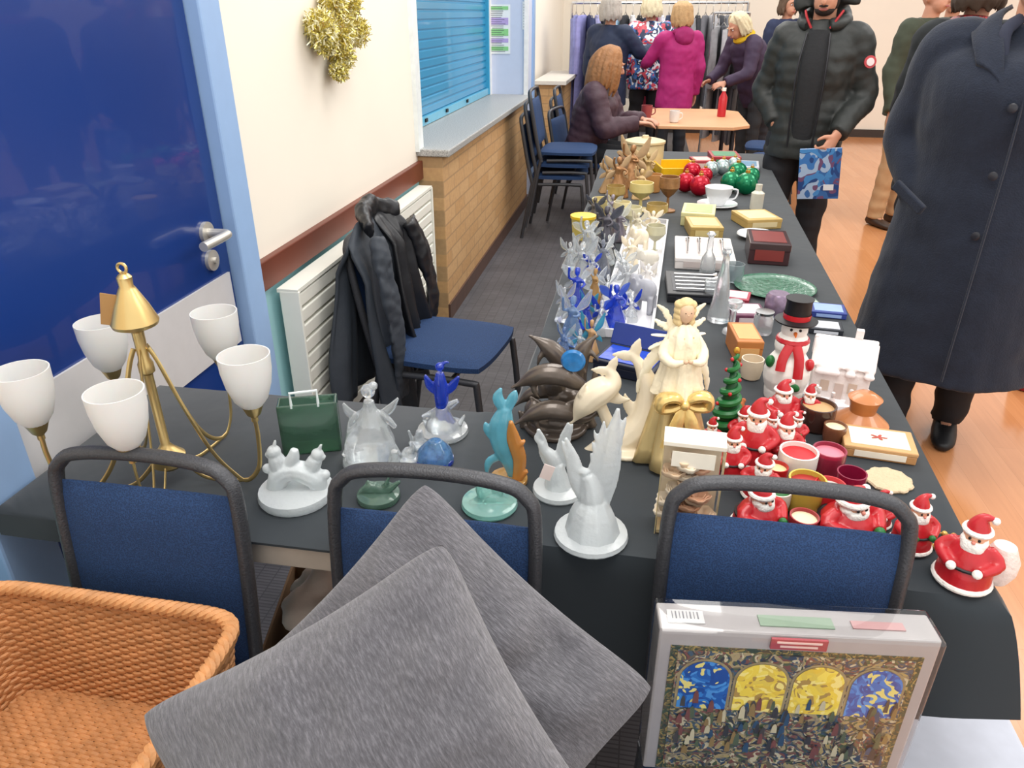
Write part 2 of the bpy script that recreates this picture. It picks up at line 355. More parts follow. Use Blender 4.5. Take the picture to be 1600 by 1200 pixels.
# ------------------------------------------------ CHAIRS
def chair(loc,rz,w=.38,top=.86,label='stacking chair with navy fabric and dark metal frame',group=None,legs=True,seatz=.45,near=False,yt=.255,gap=.06):
    c=thing('stacking_chair',label,'chair',loc,rz,group); a=w/2
    mk('seat',mv(cushion_pts(w*1.06,.40,.055),(0,-.02,seatz)),CHBLUE,c)
    yb=.18
    def yy(z): return yb+(yt-yb)*(z-seatz)/(top-seatz)
    R=.055
    pts=[(-a,yb-.02,seatz-.06),(-a,yy(seatz+.1),seatz+.1),(-a,yy(top-R*1.4),top-R*1.4),(-a+R*.3,yy(top-R*.35),top-R*.35),(-a+R*1.1,yt,top),(0,yt+.004,top+.004),(a-R*1.1,yt,top),(a-R*.3,yy(top-R*.35),top-R*.35),(a,yy(top-R*1.4),top-R*1.4),(a,yy(seatz+.1),seatz+.1),(a,yb-.02,seatz-.06)]
    mk('back_frame',sweep(pts,(.011,.014),12,res=5),FRAME,c)
    z1=top-gap; z0=seatz+.05
    vs=[];fs=[];nx,nzz=14,14
    for sd in(0,1):
        for j in range(nzz+1):
            for i in range(nx+1):
                x=-a+.004+(w-.008)*i/nx; z=z0+(z1-z0)*j/nzz
                e=min(1,4.5*min(i,nx-i)/nx+.2)*min(1,6*min(j,nzz-j)/nzz+.25)
                vs.append(V((x,yy(z)+(.012 if sd else -.016)*e,z)))
    n1=(nx+1)*(nzz+1)
    for j in range(nzz):
        for i in range(nx):
            q=j*(nx+1)+i; fs.append((q,q+1,q+nx+2,q+nx+1)); fs.append((n1+q,n1+q+nx+1,n1+q+nx+2,n1+q+1))
    bd=[i for i in range(nx+1)]+[j*(nx+1)+nx for j in range(1,nzz+1)]+[nzz*(nx+1)+i for i in range(nx-1,-1,-1)]+[j*(nx+1) for j in range(nzz-1,0,-1)]
    for q in range(len(bd)): p,r=bd[q],bd[(q+1)%len(bd)]; fs.append((p,r,n1+r,n1+p))
    mk('backrest',(vs,fs),CHBLUE,c,ang=70)
    if legs:
        for s in(-1,1):
            mk('leg',sweep([(s*a,yb-.02,seatz-.03),(s*a*1.0,yb-.0,seatz-.12),(s*a*1.05,yb+.06,0)],.012,10,res=4),FRAME,c)
            mk('leg',sweep([(s*a,.12,seatz-.05),(s*a,-.16,seatz-.045),(s*a,-.2,seatz-.09),(s*a*1.05,-.23,0)],.012,10,res=4),FRAME,c)
        mk('crossbar',sweep([(-a,-.1,seatz-.05),(a,-.1,seatz-.05)],.009,8),FRAME,c)
    return c
def cushion_pts(w,d,h):
    vs=[];fs=[];n=12
    for sd in(1,-1):
        for j in range(n+1):
            for i in range(n+1):
                a=-1+2*i/n;b=-1+2*j/n
                x=a*(1-.09*b*b*abs(b));y=b*(1-.09*a*a*abs(a)); e=((1-a**6)*(1-b**6))**.5
                vs.append(V((x*w/2,y*d/2,sd*h/2*(.35+.65*e) if sd>0 else -h*.3*(.5+.5*e))))
    n1=(n+1)**2
    for j in range(n):
        for i in range(n):
            q=j*(n+1)+i; fs.append((q,q+1,q+n+2,q+n+1)); fs.append((n1+q,n1+q+n+1,n1+q+n+2,n1+q+1))
    bd=[i for i in range(n+1)]+[j*(n+1)+n for j in range(1,n+1)]+[n*(n+1)+i for i in range(n-1,-1,-1)]+[j*(n+1) for j in range(n-1,0,-1)]
    for q in range(len(bd)): p,r=bd[q],bd[(q+1)%len(bd)]; fs.append((p,r,n1+r,n1+p))
    return vs,fs
def nearchair(u,v,top,w,lab,gap,rz=0):
    p=P(u,v,top); chair((p.x,p.y-.232,0),rz,w,top,lab,yt=.232,gap=gap)
nearchair(218,716,.895,.318,'navy stacking chair with wicker basket on its seat',.052)
nearchair(675,744,.90,.318,'navy stacking chair with grey cushions propped on it',.07)
nearchair(1238,766,.905,.340,'navy stacking chair with boxed jigsaw on its seat',.055)

cc=chair((-.66,2.38,0),math.radians(82),.40,.86,'navy stacking chair with dark coat over its back')
ct2=thing('coat','dark grey and black coat draped over chair back','coat',(-.905,2.36,0))
def drape(x0,s0,wd,zt,zf,zb,col,seed,thick=.012,name='coat_body',fa=.02,off=.0):
    vs=[];fs=[];nu,nv=44,44
    for j in range(nv+1):
        q=j/nv
        for i in range(nu+1):
            s=-1+2*i/nu
            if q<.5: k=q/.5; z=zf(s)+(zt-zf(s))*k; x=.05+off+.07*(1-k)**1.5
            else: k=(q-.5)/.5; z=zt-(zt-zb)*k; x=-.04-off-.02*k
            hang=abs(q-.5)*2
            z-=.04*s*s*(1-hang)+.012*math.sin(s*5+seed)*(1-hang)
            side=1 if q<.5 else -1; c_=1-min(1,abs(q-.5)*12)
            fold=fa*(math.sin(s*8+q*3+seed)+.5*math.sin(s*17+q*5+seed*2)+.6*noise.noise(V((s*4,q*4,seed))))
            ww=wd*(.82+.3*hang)
            vs.append(V((x0+x*(1-c_)+fold*side*(1-c_)*min(1,.35+hang), s0+s*ww+.015*math.sin(q*11+seed), z)))
    for j in range(nv):
        for i in range(nu): a=j*(nu+1)+i; fs.append((a,a+1,a+nu+2,a+nu+1))
    o=mk(name,(vs,fs),col,ct2,ang=180); sm=o.modifiers.new('s','SOLIDIFY'); sm.thickness=thick
    return o
SHB=M('#1c1d21',.38,var=.2,bump=.6,bs=16); GRC=M('#343a42',.65,var=.2,ns=9,bump=.5,bs=30)
NZ=lambda c:.014*noise.noise(V((c.x*14,c.y*22,c.z*9)))+.006*noise.noise(c*40)
drape(0,-.03,.20,.905,lambda s:.20+.05*math.sin(s*3),.3,GRC,1)
drape(0,.13,.12,.92,lambda s:.36+.06*math.sin(s*4),.45,SHB,3,name='coat_side_panel',fa=.018,off=.022)
fuse('sleeve',[sweep([(.08,-.14,.87),(.115,-.18,.74),(.135,-.17,.52),(.12,-.14,.30)],[(.022,.05),(.022,.058),(.02,.052),(.018,.042)],18,side=(1,0,0),res=5)],GRC,ct2,.008,1,disp=NZ)
fuse('sleeve',[sweep([(.08,.2,.85),(.115,.235,.72),(.14,.24,.56),(.13,.22,.42)],[(.022,.048),(.022,.052),(.02,.048),(.016,.038)],18,side=(1,0,0),res=5)],SHB,ct2,.008,1,disp=NZ)
fuse('collar',[sweep([(.05,-.13,.89),(.0,-.02,.92),(-.01,.1,.92),(.04,.2,.88)],[(.018,.03),(.022,.035),(.022,.035),(.018,.03)],12,res=5)],SHB,ct2,.008,1,disp=NZ)

def stack(x,y,n,lab):
    for i in range(n):
        chair((x+.03*i,y,.0+.085*i),math.radians(90),.42,.86,lab,group='stacked chairs by the counter')
stack(-.62,5.62,3,'navy stacking chair in a stack beside counter')
stack(-.55,6.75,2,'navy stacking chair in a short stack')
for (x,y,rz) in [(1.12,6.5,-90),(1.12,7.15,-100)]:
    chair((x,y,0),math.radians(rz),.42,.84,'navy chair drawn up to wooden cafe table',group='chairs around the cafe table')
ctb=thing('cafe_table','pale wooden cafe table with chrome legs','table',(.38,6.7,0))
oc=[(-.42,-.45),(-.28,-.6),(.28,-.6),(.42,-.45),(.42,.45),(.28,.6),(-.28,.6),(-.42,.45)]
vs=[V((x,y,z)) for z in(.715,.74) for x,y in oc]; fs=[tuple(range(8))[::-1],tuple(range(8,16))]+[(i,(i+1)%8,8+(i+1)%8,8+i) for i in range(8)]
mk('table_top',(vs,fs),M('#d8a67c',.35,var=.12,ns=6),ctb,smooth=False,bev=.004)
for x in(-.3,.3):
    for y in(-.42,.42): mk('leg',sweep([(x,y,.72),(x*1.05,y*1.05,0)],.018,10),M('#33343a',.3,.6),ctb)
def mug(p,r,h,mat,label='mug',cat='mug',hand=True,rz=0,liquid=None,name='mug'):
    m=thing(name,label,cat,p,rz); t=r*.1
    mk('cup_body',lathe([(0,0),(r*.7,0),(r*.85,h*.06),(r,h*.5),(r,h),(r-t,h),(r-t,h*.5),(r*.7,h*.1),(0,h*.08)],24),mat,m)
    if hand: mk('handle',sweep([(r*.95,0,h*.8),(r*1.45,0,h*.75),(r*1.5,0,h*.4),(r*.9,0,h*.25)],r*.1,8,res=4),mat,m)
    if liquid: mk('filling',lathe([(0,h*.86),(r-t*1.1,h*.86)],24),liquid,m)
    return m
mug((.0,6.55,.741),.045,.1,M('#8a3a3e',.4),'dark red mug on cafe table'); mug((.22,6.3,.741),.04,.09,M('#e0dcd8',.3),'white mug on cafe table')
sc=thing('drink_bottle','red drinks bottle with white cap on cafe table','bottle',(.62,6.75,.741))
mk('bottle_body',lathe([(0,0),(.035,0),(.035,.15),(.015,.19),(.015,.2),(0,.2)]),RED,sc); mk('cap',lathe([(0,.2),(.017,.2),(.017,.225),(0,.225)]),WHITE,sc)

# ------------------------------------------------ PEOPLE
def hand(w,d,n,lat,curl,s=1.0):
    d=V(d).normalized(); n=V(n); n=(n-d*n.dot(d)).normalized(); l=V(lat); l=(l-d*l.dot(d)-n*l.dot(n)).normalized(); w=V(w)
    gs=[sweep([w-d*.02,w+d*.02,w+d*.06,w+d*.092],[(.026,.019),(.034,.016),(.041,.014),(.036,.011)],12,side=l,res=2)]
    for i,L_ in enumerate([.072,.08,.074,.058]):
        p=w+d*.082+l*(.030-.020*i); pts=[p]; a=curl*.5
        dd=(d+l*(.12-.08*i)).normalized()
        for k in range(3): a+=curl*(.5 if k==0 else .75); p=p+(dd*math.cos(a)+n*math.sin(a))*L_*(.42,.32,.26)[k]; pts.append(p)
        gs.append(sweep(pts,[.0095,.0088,.008,.006],8,res=2))
    p=w+d*.025+l*.028; q=p+(d*.55+l*.75+n*.3).normalized()*.038; r=q+(d*.8+l*.25+n*.5).normalized()*.034
    gs.append(sweep([p-l*.01,p,q,r],[.012,.0125,.0105,.0075],8,res=2)); return gs
DJ=dict(pel=(0,0,.95),chest=(0,.0,1.28),nb=(0,.01,1.46),head=(0,-.015,1.62),
 shL=(.175,.01,1.41),elL=(.235,.03,1.12),wrL=(.25,-.05,.87),hdL=(0,-.15,-1),hnL=(-1,0,0),ltL=(0,-1,0),cuL=.35,
 shR=(-.175,.01,1.41),elR=(-.235,.03,1.12),wrR=(-.25,-.05,.87),hdR=(0,-.15,-1),hnR=(1,0,0),ltR=(0,-1,0),cuR=.35,
 hpL=(.09,0,.92),knL=(.1,-.015,.5),anL=(.105,.02,.09),ftL=(.12,-1,0),hpR=(-.09,0,.92),knR=(-.1,-.015,.5),anR=(-.105,.02,.09),ftR=(-.12,-1,0))
def L(a,b,t): return V(a).lerp(V(b),t)
WRK=lambda c:.010*noise.noise(V((c.x*8,c.y*8,c.z*11)))+.005*noise.noise(c*22)
def person(label,loc,rz,J={},s=1,top=None,pants=None,shoes=None,hairm=None,hair='short',vox=.01,hy=0,hp=0,beard=None,puff=0,skirt=None,tr=1.0,skin=SKIN,face=True,extra=None,wr=1.0,disp=WRK,shw=(.18,.115)):
    D=dict(DJ); D.update(J); D={k:(V(v) if isinstance(v,tuple) else v) for k,v in D.items()}
    e=thing('person',label,'person',loc,rz); e.scale=(s,s,s)
    pel,ch,nb,hd=D['pel'],D['chest'],D['nb'],D['head']; up=(nb-pel).normalized()
    X=(1,0,0); gs=[]
    wa=L(pel,ch,.4)
    gs.append(sweep([pel-up*.1,pel,wa,ch,nb-up*.06,nb,L(nb,hd,.6)],[(.1,.09),(.16,.115),(.135,.1),(.16,.12),(.15,.09),(.065,.06),(.055,.055)],16,side=X,res=4))
    for k,sx in(('L',1),('R',-1)):
        gs.append(sweep([L(D['sh'+k],nb-up*.05,.4),D['sh'+k],L(D['sh'+k],D['el'+k],.5),D['el'+k],L(D['el'+k],D['wr'+k],.4),D['wr'+k]],[.045,.056,.047,.04,.037,.026],10,res=3))
        gs+=hand(D['wr'+k],D['hd'+k],D['hn'+k],D['lt'+k],D['cu'+k])
        gs.append(sweep([L(D['hp'+k],pel,.3),D['hp'+k],L(D['hp'+k],D['kn'+k],.5),D['kn'+k],L(D['kn'+k],D['an'+k],.35),D['an'+k]],[.08,.09,.075,.055,.052,.038],12,res=3))
        ft=D['ft'+k].normalized(); gs.append(sweep([D['an'+k]-ft*.03-V((0,0,.05)),D['an'+k]+ft*.05-V((0,0,.05)),D['an'+k]+ft*.15-V((0,0,.065))],[(.035,.035),(.042,.032),(.035,.02)],10,side=ft.cross(V((0,0,1))),res=2))
    H=Matrix.Translation(hd)@Euler((hp,0,hy)).to_matrix().to_4x4()
    hs=[ell((0,.012,.02),(.076,.095,.098),seg=20,rg=14),ell((0,-.03,-.035),(.058,.062,.07)),ell((0,-.05,-.078),(.03,.028,.022)),sweep([(0,-.09,.03),(0,-.108,-.002),(0,-.117,-.022),(0,-.098,-.03)],[.009,.011,.015,.008],8,res=2),
        ell((.078,.012,-.005),(.01,.02,.032),(0,0,.3)),ell((-.078,.012,-.005),(.01,.02,.032),(0,0,-.3)),ell((0,-.088,-.052),(.024,.011,.006)),ell((0,-.086,-.063),(.02,.01,.006)),ell((.032,-.078,.032),(.024,.012,.008)),ell((-.032,-.078,.032),(.024,.012,.008))]
    gs+=[xf(g,H) for g in hs]
    fuse('body',gs,skin,e,vox if vox<.007 else .008,1)
    if face:
        for sx in(-1,1):
            mk('eye',xf(ell((sx*.031,-.079,.012),(.013,.009,.008)),H),M('#e8e4e0',.2),e); mk('iris',xf(ell((sx*.031,-.087,.012),(.006,.003,.006)),H),M('#2a1c14',.2),e)
            mk('eyebrow',xf(sweep([(sx*.015,-.093,.033),(sx*.032,-.093,.04),(sx*.05,-.083,.034)],[.003,.004,.002],6,res=2),H),hairm or BLACK,e)
        mk('lips',xf(ell((0,-.097,-.057),(.022,.005,.007)),H),M('#a4605a',.5),e)
    if top:
        m,hem,fl,slv=top
        pts=[];rad=[]
        for (dz,a,b) in (skirt or []): pts.append(pel-V((0,0,1))*dz); rad.append((a,b))
        fs_=min(fl,1.15)
        seq=[(pel-up*hem,.185*fl,.145*fl),(pel,.18*fl,.14*fl),(wa,.172*fl,.132*fl),(ch,.185*fl,.145*fl),(nb-up*.07,shw[0]*fs_,shw[1]*fs_),(nb-up*.015,.105,.09),(nb+up*.03,.08,.078)]
        for p,a,b in seq: pts.append(p);rad.append((a,b))
        q=crm([tuple(p)+r for p,r in zip(pts,rad)],12)
        if puff:
            out=[];acc=0
            for i,x in enumerate(q):
                if i: acc+=(V(x[:3])-V(q[i-1][:3])).length
                k=1+puff*abs(math.sin(acc*math.pi/.06)); out.append((x[:3],(x[3]*k,x[4]*k)))
            g=[sweep([o[0] for o in out],[o[1] for o in out],28,side=X)]
        else: g=[sweep([x[:3] for x in q],[(x[3],x[4]) for x in q],28,side=X)]
        for k in 'LR':
            ap=[L(D['sh'+k],nb-up*.06,.5),D['sh'+k],L(D['sh'+k],D['el'+k],.5),D['el'+k],L(D['el'+k],D['wr'+k],.5),L(D['el'+k],D['wr'+k],wr)]
            q=crm([tuple(p)+(r,) for p,r in zip(ap,[.07*slv,.082*slv,.072*slv,.066*slv,.058*slv,.05*slv])],10); acc=0; rr=[]
            for i,x in enumerate(q):
                if i: acc+=(V(x[:3])-V(q[i-1][:3])).length
                rr.append(x[3]*(1+puff*1.6*abs(math.sin(acc*math.pi/.055))))
            g.append(sweep([x[:3] for x in q],rr,16))
        fuse('jacket' if not skirt else 'coat',g,m,e,.011 if vox<.01 else .013,3,disp=disp)
    if pants:
        g=[sweep([pel+up*.02,pel-up*.09],[(.165,.125),(.13,.11)],20,side=X,res=3)]
        for k in 'LR': g.append(sweep([L(D['hp'+k],pel,.2),D['hp'+k],L(D['hp'+k],D['kn'+k],.5),D['kn'+k],L(D['kn'+k],D['an'+k],.5),D['an'+k]-V((0,0,.03))],[x*tr for x in(.095,.1,.088,.072,.066,.062)],14,res=4))
        fuse('trousers',g,pants,e,.011,3,disp=lambda c:.010*noise.noise(V((c.x*9,c.y*9,c.z*16))))
    if shoes:
        for k in 'LR':
            ft=D['ft'+k].normalized(); A=D['an'+k]; z=-.09
            fuse('shoe',[sweep([A-ft*.06+V((0,0,z+.035)),A+V((0,0,z+.04)),A+ft*.08+V((0,0,z+.032)),A+ft*.16+V((0,0,z+.026)),A+ft*.2+V((0,0,z+.02))],[(.03,.033),(.042,.04),(.047,.032),(.042,.025),(.02,.015)],14,side=ft.cross(V((0,0,1))),res=3),sweep([A+V((0,0,z+.05)),A+V((0,0,.03))],[.045,.043],12)],shoes,e,.009,2)
    if hairm:
        hg=[ell((0,.03,.045),(.085,.1,.092),seg=18,rg=12)]
        if hair!='short':
            rs=random.Random(3)
            for i in range(70):
                an=math.radians(-25+ (230)*i/69); fu=1.12 if hair=='bob' else 1.3
                x=math.cos(an)*.085; y=.02+math.sin(an)*.1; dn=(-.09 if hair=='bob' else -.19)*rs.uniform(.8,1.15); j1=rs.uniform(-.012,.012); j2=rs.uniform(-.015,.015)
                tp=(x*.35,y*.4,.135); hg.append(sweep([tp,(x*.9+j1,y*.95,.09),(x*fu+j2,y*fu+j1,0),(x*(fu+.02)-j1,y*fu*1.05,dn*.6),(x*.95*fu+j2,y*fu,dn)],[.012,.015,.015,.013,.004],7,res=3))
        else:
            rs=random.Random(4)
            for i in range(60):
                dd=V((rs.gauss(0,1),rs.gauss(.4,1),abs(rs.gauss(.5,.7)))).normalized(); c=V((0,.03,.04))+V((dd.x*.08,dd.y*.095,dd.z*.088)); hg.append(ell(c,(.016,.02,.01),(rs.random(),rs.random(),rs.random()),8,6))
        fuse('hair',[xf(g,H) for g in hg],hairm,e,.006,0)
    if beard: fuse('beard',[xf(g,H) for g in [ell((0,-.04,-.07),(.05,.052,.032)),ell((.045,-.01,-.04),(.02,.04,.04)),ell((-.045,-.01,-.04),(.02,.04,.04)),ell((0,-.098,-.042),(.03,.01,.006))]],beard,e,.007,1)
    if extra: extra(e,D,H)
    return e
NAVYW=M('#1d2433',.95,var=.25,ns=60,bump=.4,bs=200,sheen=.1); BLK=M('#1d1e23',.8,var=.2); PUF=M('#292c2b',.55,var=.2,bump=.5,bs=24)
def exA(e,D,H):
    mk('shirt',sweep([(0,-.135,.90),(0,-.152,1.1),(0,-.155,1.28),(0,-.115,1.44)],[(.055,.02),(.06,.022),(.062,.022),(.05,.02)],14,side=(1,0,0),res=5),M('#222326',.85,bump=.4,bs=60),e)
    for s in(-1,1): mk('zip',sweep([(s*.062,-.155,.88),(s*.068,-.175,1.1),(s*.068,-.175,1.28),(s*.055,-.13,1.43)],.005,6,res=4),M('#2c2c30',.4,.4),e)
    fuse('hood',[sweep([(math.cos(a_)*.105,.02+math.sin(a_)*.1,1.49+.03*math.sin(a_)) for a_ in [x*math.pi/10-math.pi*.38 for x in range(18)]],.035,10,res=2),ell((0,.10,1.50),(.12,.06,.1)),
       sweep([(math.cos(a_)*.115,.01+.03*math.sin(a_),1.60+math.sin(a_)*.135) for a_ in [x*math.pi/12-.3 for x in range(16)]],[(.024,.05)]*16,10,side=(0,1,0)),ell((0,.06,1.63),(.11,.09,.125))],PUF,e,.011,3,disp=WRK)
    for s in(-1,1): mk('collar_trim',sweep([(s*.045,-.09,1.45),(s*.075,-.085,1.50),(s*.09,-.05,1.53)],.006,6,res=3),M('#a8262c',.6),e)
    mk('sleeve_badge',mv(rot(lathe([(0,0),(.03,0),(.03,.006),(0,.007)],24),(math.radians(80),0,math.radians(25))),(.258,-.068,1.30)),M('#b03a40',.5),e)
    mk('badge_center',mv(rot(lathe([(0,0),(.019,0),(.019,.004),(0,.005)],24),(math.radians(80),0,math.radians(25))),(.26,-.074,1.30)),M('#d8c8c8',.5),e)
LA=(.86,4.42,0)
person('man in black quilted hooded jacket holding a blue booklet',LA,-.3,dict(shL=(.165,.01,1.40),shR=(-.165,.01,1.40),elL=(.255,.03,1.13),wrL=(.175,-.19,.955),hdL=(-.35,-.45,-.8),hnL=(-.5,.2,-.2),ltL=(-.9,-.1,.3),cuL=1.0,elR=(-.25,.05,1.13),wrR=(-.15,-.07,.98),hdR=(.35,.1,-1),hnR=(.3,.9,0),head=(0,-.03,1.615),
  knR=(-.11,-.03,.5)),top=(PUF,.14,1.06,.98),pants=M('#1f2025',.8,bump=.3,bs=30),shoes=BLACK,hairm=M('#1a1412',.6),vox=.006,beard=M('#2a201c',.8,bump=.8,bs=150),puff=.05,hp=.25,tr=1.05,extra=exA,wr=.97)
EA=Euler((0,0,-.3)).to_matrix(); wrp=V(LA)+EA@V((.175,-.19,.955))
bk=thing('booklet','blue illustrated booklet held in a hand','booklet',wrp+EA@V((-.045,-.035,-.19)),-.25,rx=.1,ry=-.1)
mk('pages',gbox((0,0,0),(.2,.010,.26)),M('#e6e6ea',.5),bk,smooth=False)
BKM=splatmat('booklet_print',['#3464a0','#3a72b4','#24447c','#9cb4d0','#6a4a6c','#4484c0'],8,cell=12)
mk('cover',gbox((0,-.007,0),(.202,.004,.262)),BKM,bk,smooth=False); mk('back_cover',gbox((0,.007,0),(.202,.004,.262)),BKM,bk,smooth=False)
mk('price_sticker',gbox((.05,-.0095,-.07),(.05,.002,.03)),M('#d8dce0',.5),bk,smooth=False)
def exB(e,D,H):
    for sx in(-1,1):
        rows=[[(sx*.02,-.20,1.30),(sx*.11,-.175,1.37)],[(sx*.045,-.155,1.40),(sx*.145,-.11,1.43)],[(sx*.085,-.06,1.50),(sx*.155,-.03,1.46)],[(sx*.075,.05,1.53),(sx*.12,.09,1.47)]]
        pa=crm([tuple(a)+tuple(b) for a,b in rows],5); vs=[]
        for q in pa:
            for k in range(5): vs.append(V(q[:3]).lerp(V(q[3:]),k/4)+V((0,0,.012*math.sin(k/4*math.pi))))
        fs=[(i*5+k,i*5+k+1,i*5+k+6,i*5+k+5) for i in range(len(pa)-1) for k in range(4)]
        o=mk('collar',(vs,fs),NAVYW,e,ang=180); o.modifiers.new('s','SOLIDIFY').thickness=.014
    mk('scarf',sweep([(-.05,-.12,1.38),(-.06,-.09,1.46),(0,.03,1.50),(.06,-.09,1.46),(.05,-.12,1.38)],.02,10,res=4),M('#2c3040',.9),e)
    for z in(1.25,1.05,.86): mk('button',mv(rot(lathe([(0,0),(.014,0),(.014,.004),(.009,.006),(0,.005)],16),(math.pi/2,0,0)),(.02,-.222,z)),M('#2a2c34',.25),e)
    mk('pocket_flap',rot(gbox((-.20,-.215,.955),(.14,.02,.035)),(0,.5,-.5),(-.20,-.215,.955)),NAVYW,e,smooth=False,bev=.006)
    mk('front_edge',sweep([(.045,-.270,.36),(.045,-.26,.6),(.045,-.235,.9),(.045,-.225,1.1),(.04,-.2,1.3)],(.004,.008),8,res=4),NAVYW,e)
person('man in long navy wool overcoat with hand in pocket',(1.17,2.80,0),-.45,dict(elR=(-.285,.04,1.12),wrR=(-.20,-.07,.94),hdR=(.5,.1,-.8),hnR=(.3,.9,0),anR=(-.11,-.05,.09),knR=(-.11,-.05,.5),anL=(.08,.1,.09),shR=(-.205,.01,1.395),shL=(.205,.01,1.395),elL=(.28,.03,1.12),wrL=(.27,-.06,.87),nb=(0,.01,1.45)),s=1.01,
  top=(NAVYW,.1,1.44,1.18),skirt=[(.63,.315,.265),(.45,.30,.245),(.28,.285,.23)],pants=BLK,shoes=BLACK,hairm=M('#8a8580',.7),vox=.008,hp=.2,hy=-.15,extra=exB,wr=1.0,shw=(.225,.13),disp=lambda c:.012*noise.noise(V((c.x*6,c.y*6,c.z*2.0)))+.005*noise.noise(c*14))
def exD(e,D,H): mk('scarf',ring((0,.0,1.47),.085,.03,24,8,(.15,0,0)),splatmat('plaid',['#7a1c20','#a8282c','#2a1416','#c43a3a'],30),e)
person('person in black coat with red plaid scarf',(1.55,4.35,0),2.4,dict(),top=(M('#24282a',.85,var=.2),.3,1.15,1.05),pants=BLK,shoes=BLACK,hairm=M('#3a2c22',.7),extra=exD,hair='bob')
person('person in olive jacket and tan trousers',(1.95,6.3,0),.6,dict(),top=(M('#3c4234',.8),.12,1.15,1.0),pants=M('#b5926c',.8),shoes=M('#3a2a20',.5),hairm=M('#7c7468',.7))
person('person in dark green jacket looking down',(2.45,7.4,0),-.4,dict(),top=(M('#34382f',.8),.14,1.15,1.0),pants=M('#30323a',.8),shoes=BLACK,hairm=M('#a09a90',.7))
person('person in grey coat with white hair',(1.55,8.4,0),2.8,dict(),s=.96,top=(M('#6c6460',.8),.25,1.15,1.0),pants=M('#30323a',.8),shoes=BLACK,hairm=M('#dcd8d0',.7),hair='bob')
person('person in navy jacket beside the clothes rail',(1.5,9.8,0),.5,dict(),s=.98,top=(M('#2a3350',.8),.2,1.15,1.0),pants=M('#30323a',.8),shoes=BLACK,hairm=M('#5a4636',.7),hair='bob')
SEAT=dict(pel=(0,.02,.52),chest=(0,-.07,.84),nb=(0,-.10,1.02),head=(0,-.17,1.16),shL=(.17,-.09,.97),elL=(.23,-.2,.74),wrL=(.12,-.42,.775),hdL=(-.3,-1,0),hnL=(0,0,-1),ltL=(-1,.3,0),cuL=.4,shR=(-.17,-.09,.97),elR=(-.23,-.2,.74),wrR=(-.1,-.42,.775),hdR=(.3,-1,0),hnR=(0,0,-1),ltR=(1,.3,0),cuR=.4,
 hpL=(.1,.0,.52),knL=(.11,-.43,.52),anL=(.12,-.40,.09),hpR=(-.1,.0,.52),knR=(-.11,-.43,.52),anR=(-.12,-.40,.09))
PURP=M('#46303a',.6,var=.2,bump=.6,bs=30)
chair((-.46,6.12,0),math.radians(80),.42,.84,'navy chair with seated woman on it')
person('seated woman with brown hair in plum padded coat',(-.46,6.12,0),math.radians(80),SEAT,top=(PURP,.12,1.15,1.1),pants=BLK,shoes=BLACK,hairm=M('#94663e',.6,bump=.9,bs=60,var=.4),hair='long',puff=.05,hp=.25,hy=.75)
person('woman in magenta hooded jacket browsing clothes rail',(.26,7.95,0),math.radians(200),dict(elL=(.28,-.12,1.2),wrL=(.24,-.34,1.15),hdL=(0,-1,.2)),s=.92,top=(M('#a8206c',.7,var=.12,bump=.3,bs=30),.22,1.1,1.0),pants=M('#202228',.8),shoes=BLACK,hairm=M('#b9966a',.7,bump=.8,bs=80,var=.3),hair='bob',
   extra=lambda e,D,H: fuse('hood',[ell((0,.12,1.44),(.11,.06,.09)),ring((0,.03,1.47),.09,.03,20,8,(.2,0,0))],M('#981a60',.7),e,.012,2,disp=WRK))
person('woman in dark navy coat with grey hair',(-.42,8.2,0),math.radians(150),dict(elR=(-.3,-.15,1.22),wrR=(-.28,-.4,1.25),hdR=(0,-1,.3)),s=.95,top=(M('#222e48',.7),.25,1.2,1.1),pants=BLK,shoes=BLACK,hairm=M('#b0aaa2',.7,bump=.8,bs=80),hair='bob')
person('woman with pale hair in blue and white top',(-.03,8.8,0),math.radians(190),dict(),s=.97,top=(splatmat('blue_print',['#3a6cb0','#dfe6ee','#1d2c50','#c94a5c'],9),.15,1.1,1.0),pants=BLK,shoes=BLACK,hairm=M('#d9cfae',.7,bump=.8,bs=80),hair='bob')
BENT=dict(chest=(0,-.12,1.25),nb=(0,-.22,1.40),head=(0,-.31,1.50),shL=(.175,-.2,1.35),elL=(.24,-.28,1.08),wrL=(.15,-.48,.98),hdL=(-.2,-1,-.2),hnL=(-.6,0,-1),shR=(-.175,-.2,1.35),elR=(-.24,-.28,1.08),wrR=(-.15,-.48,.98),hdR=(.2,-1,-.2),hnR=(.6,0,-1))
person('woman in dark purple jacket and yellow scarf leaning forward',(1.05,8.3,0),math.radians(-60),BENT,s=.93,top=(M('#3e3048',.7),.2,1.2,1.05),pants=M('#2a2c30',.8),shoes=BLACK,hairm=M('#d8cba8',.7,bump=.8,bs=80),hair='bob',hp=.5,
   extra=lambda e,D,H: mk('scarf',ring((0,-.21,1.41),.085,.032,24,8,(.5,0,0)),M('#d8b020',.8,bump=.5,bs=60),e))

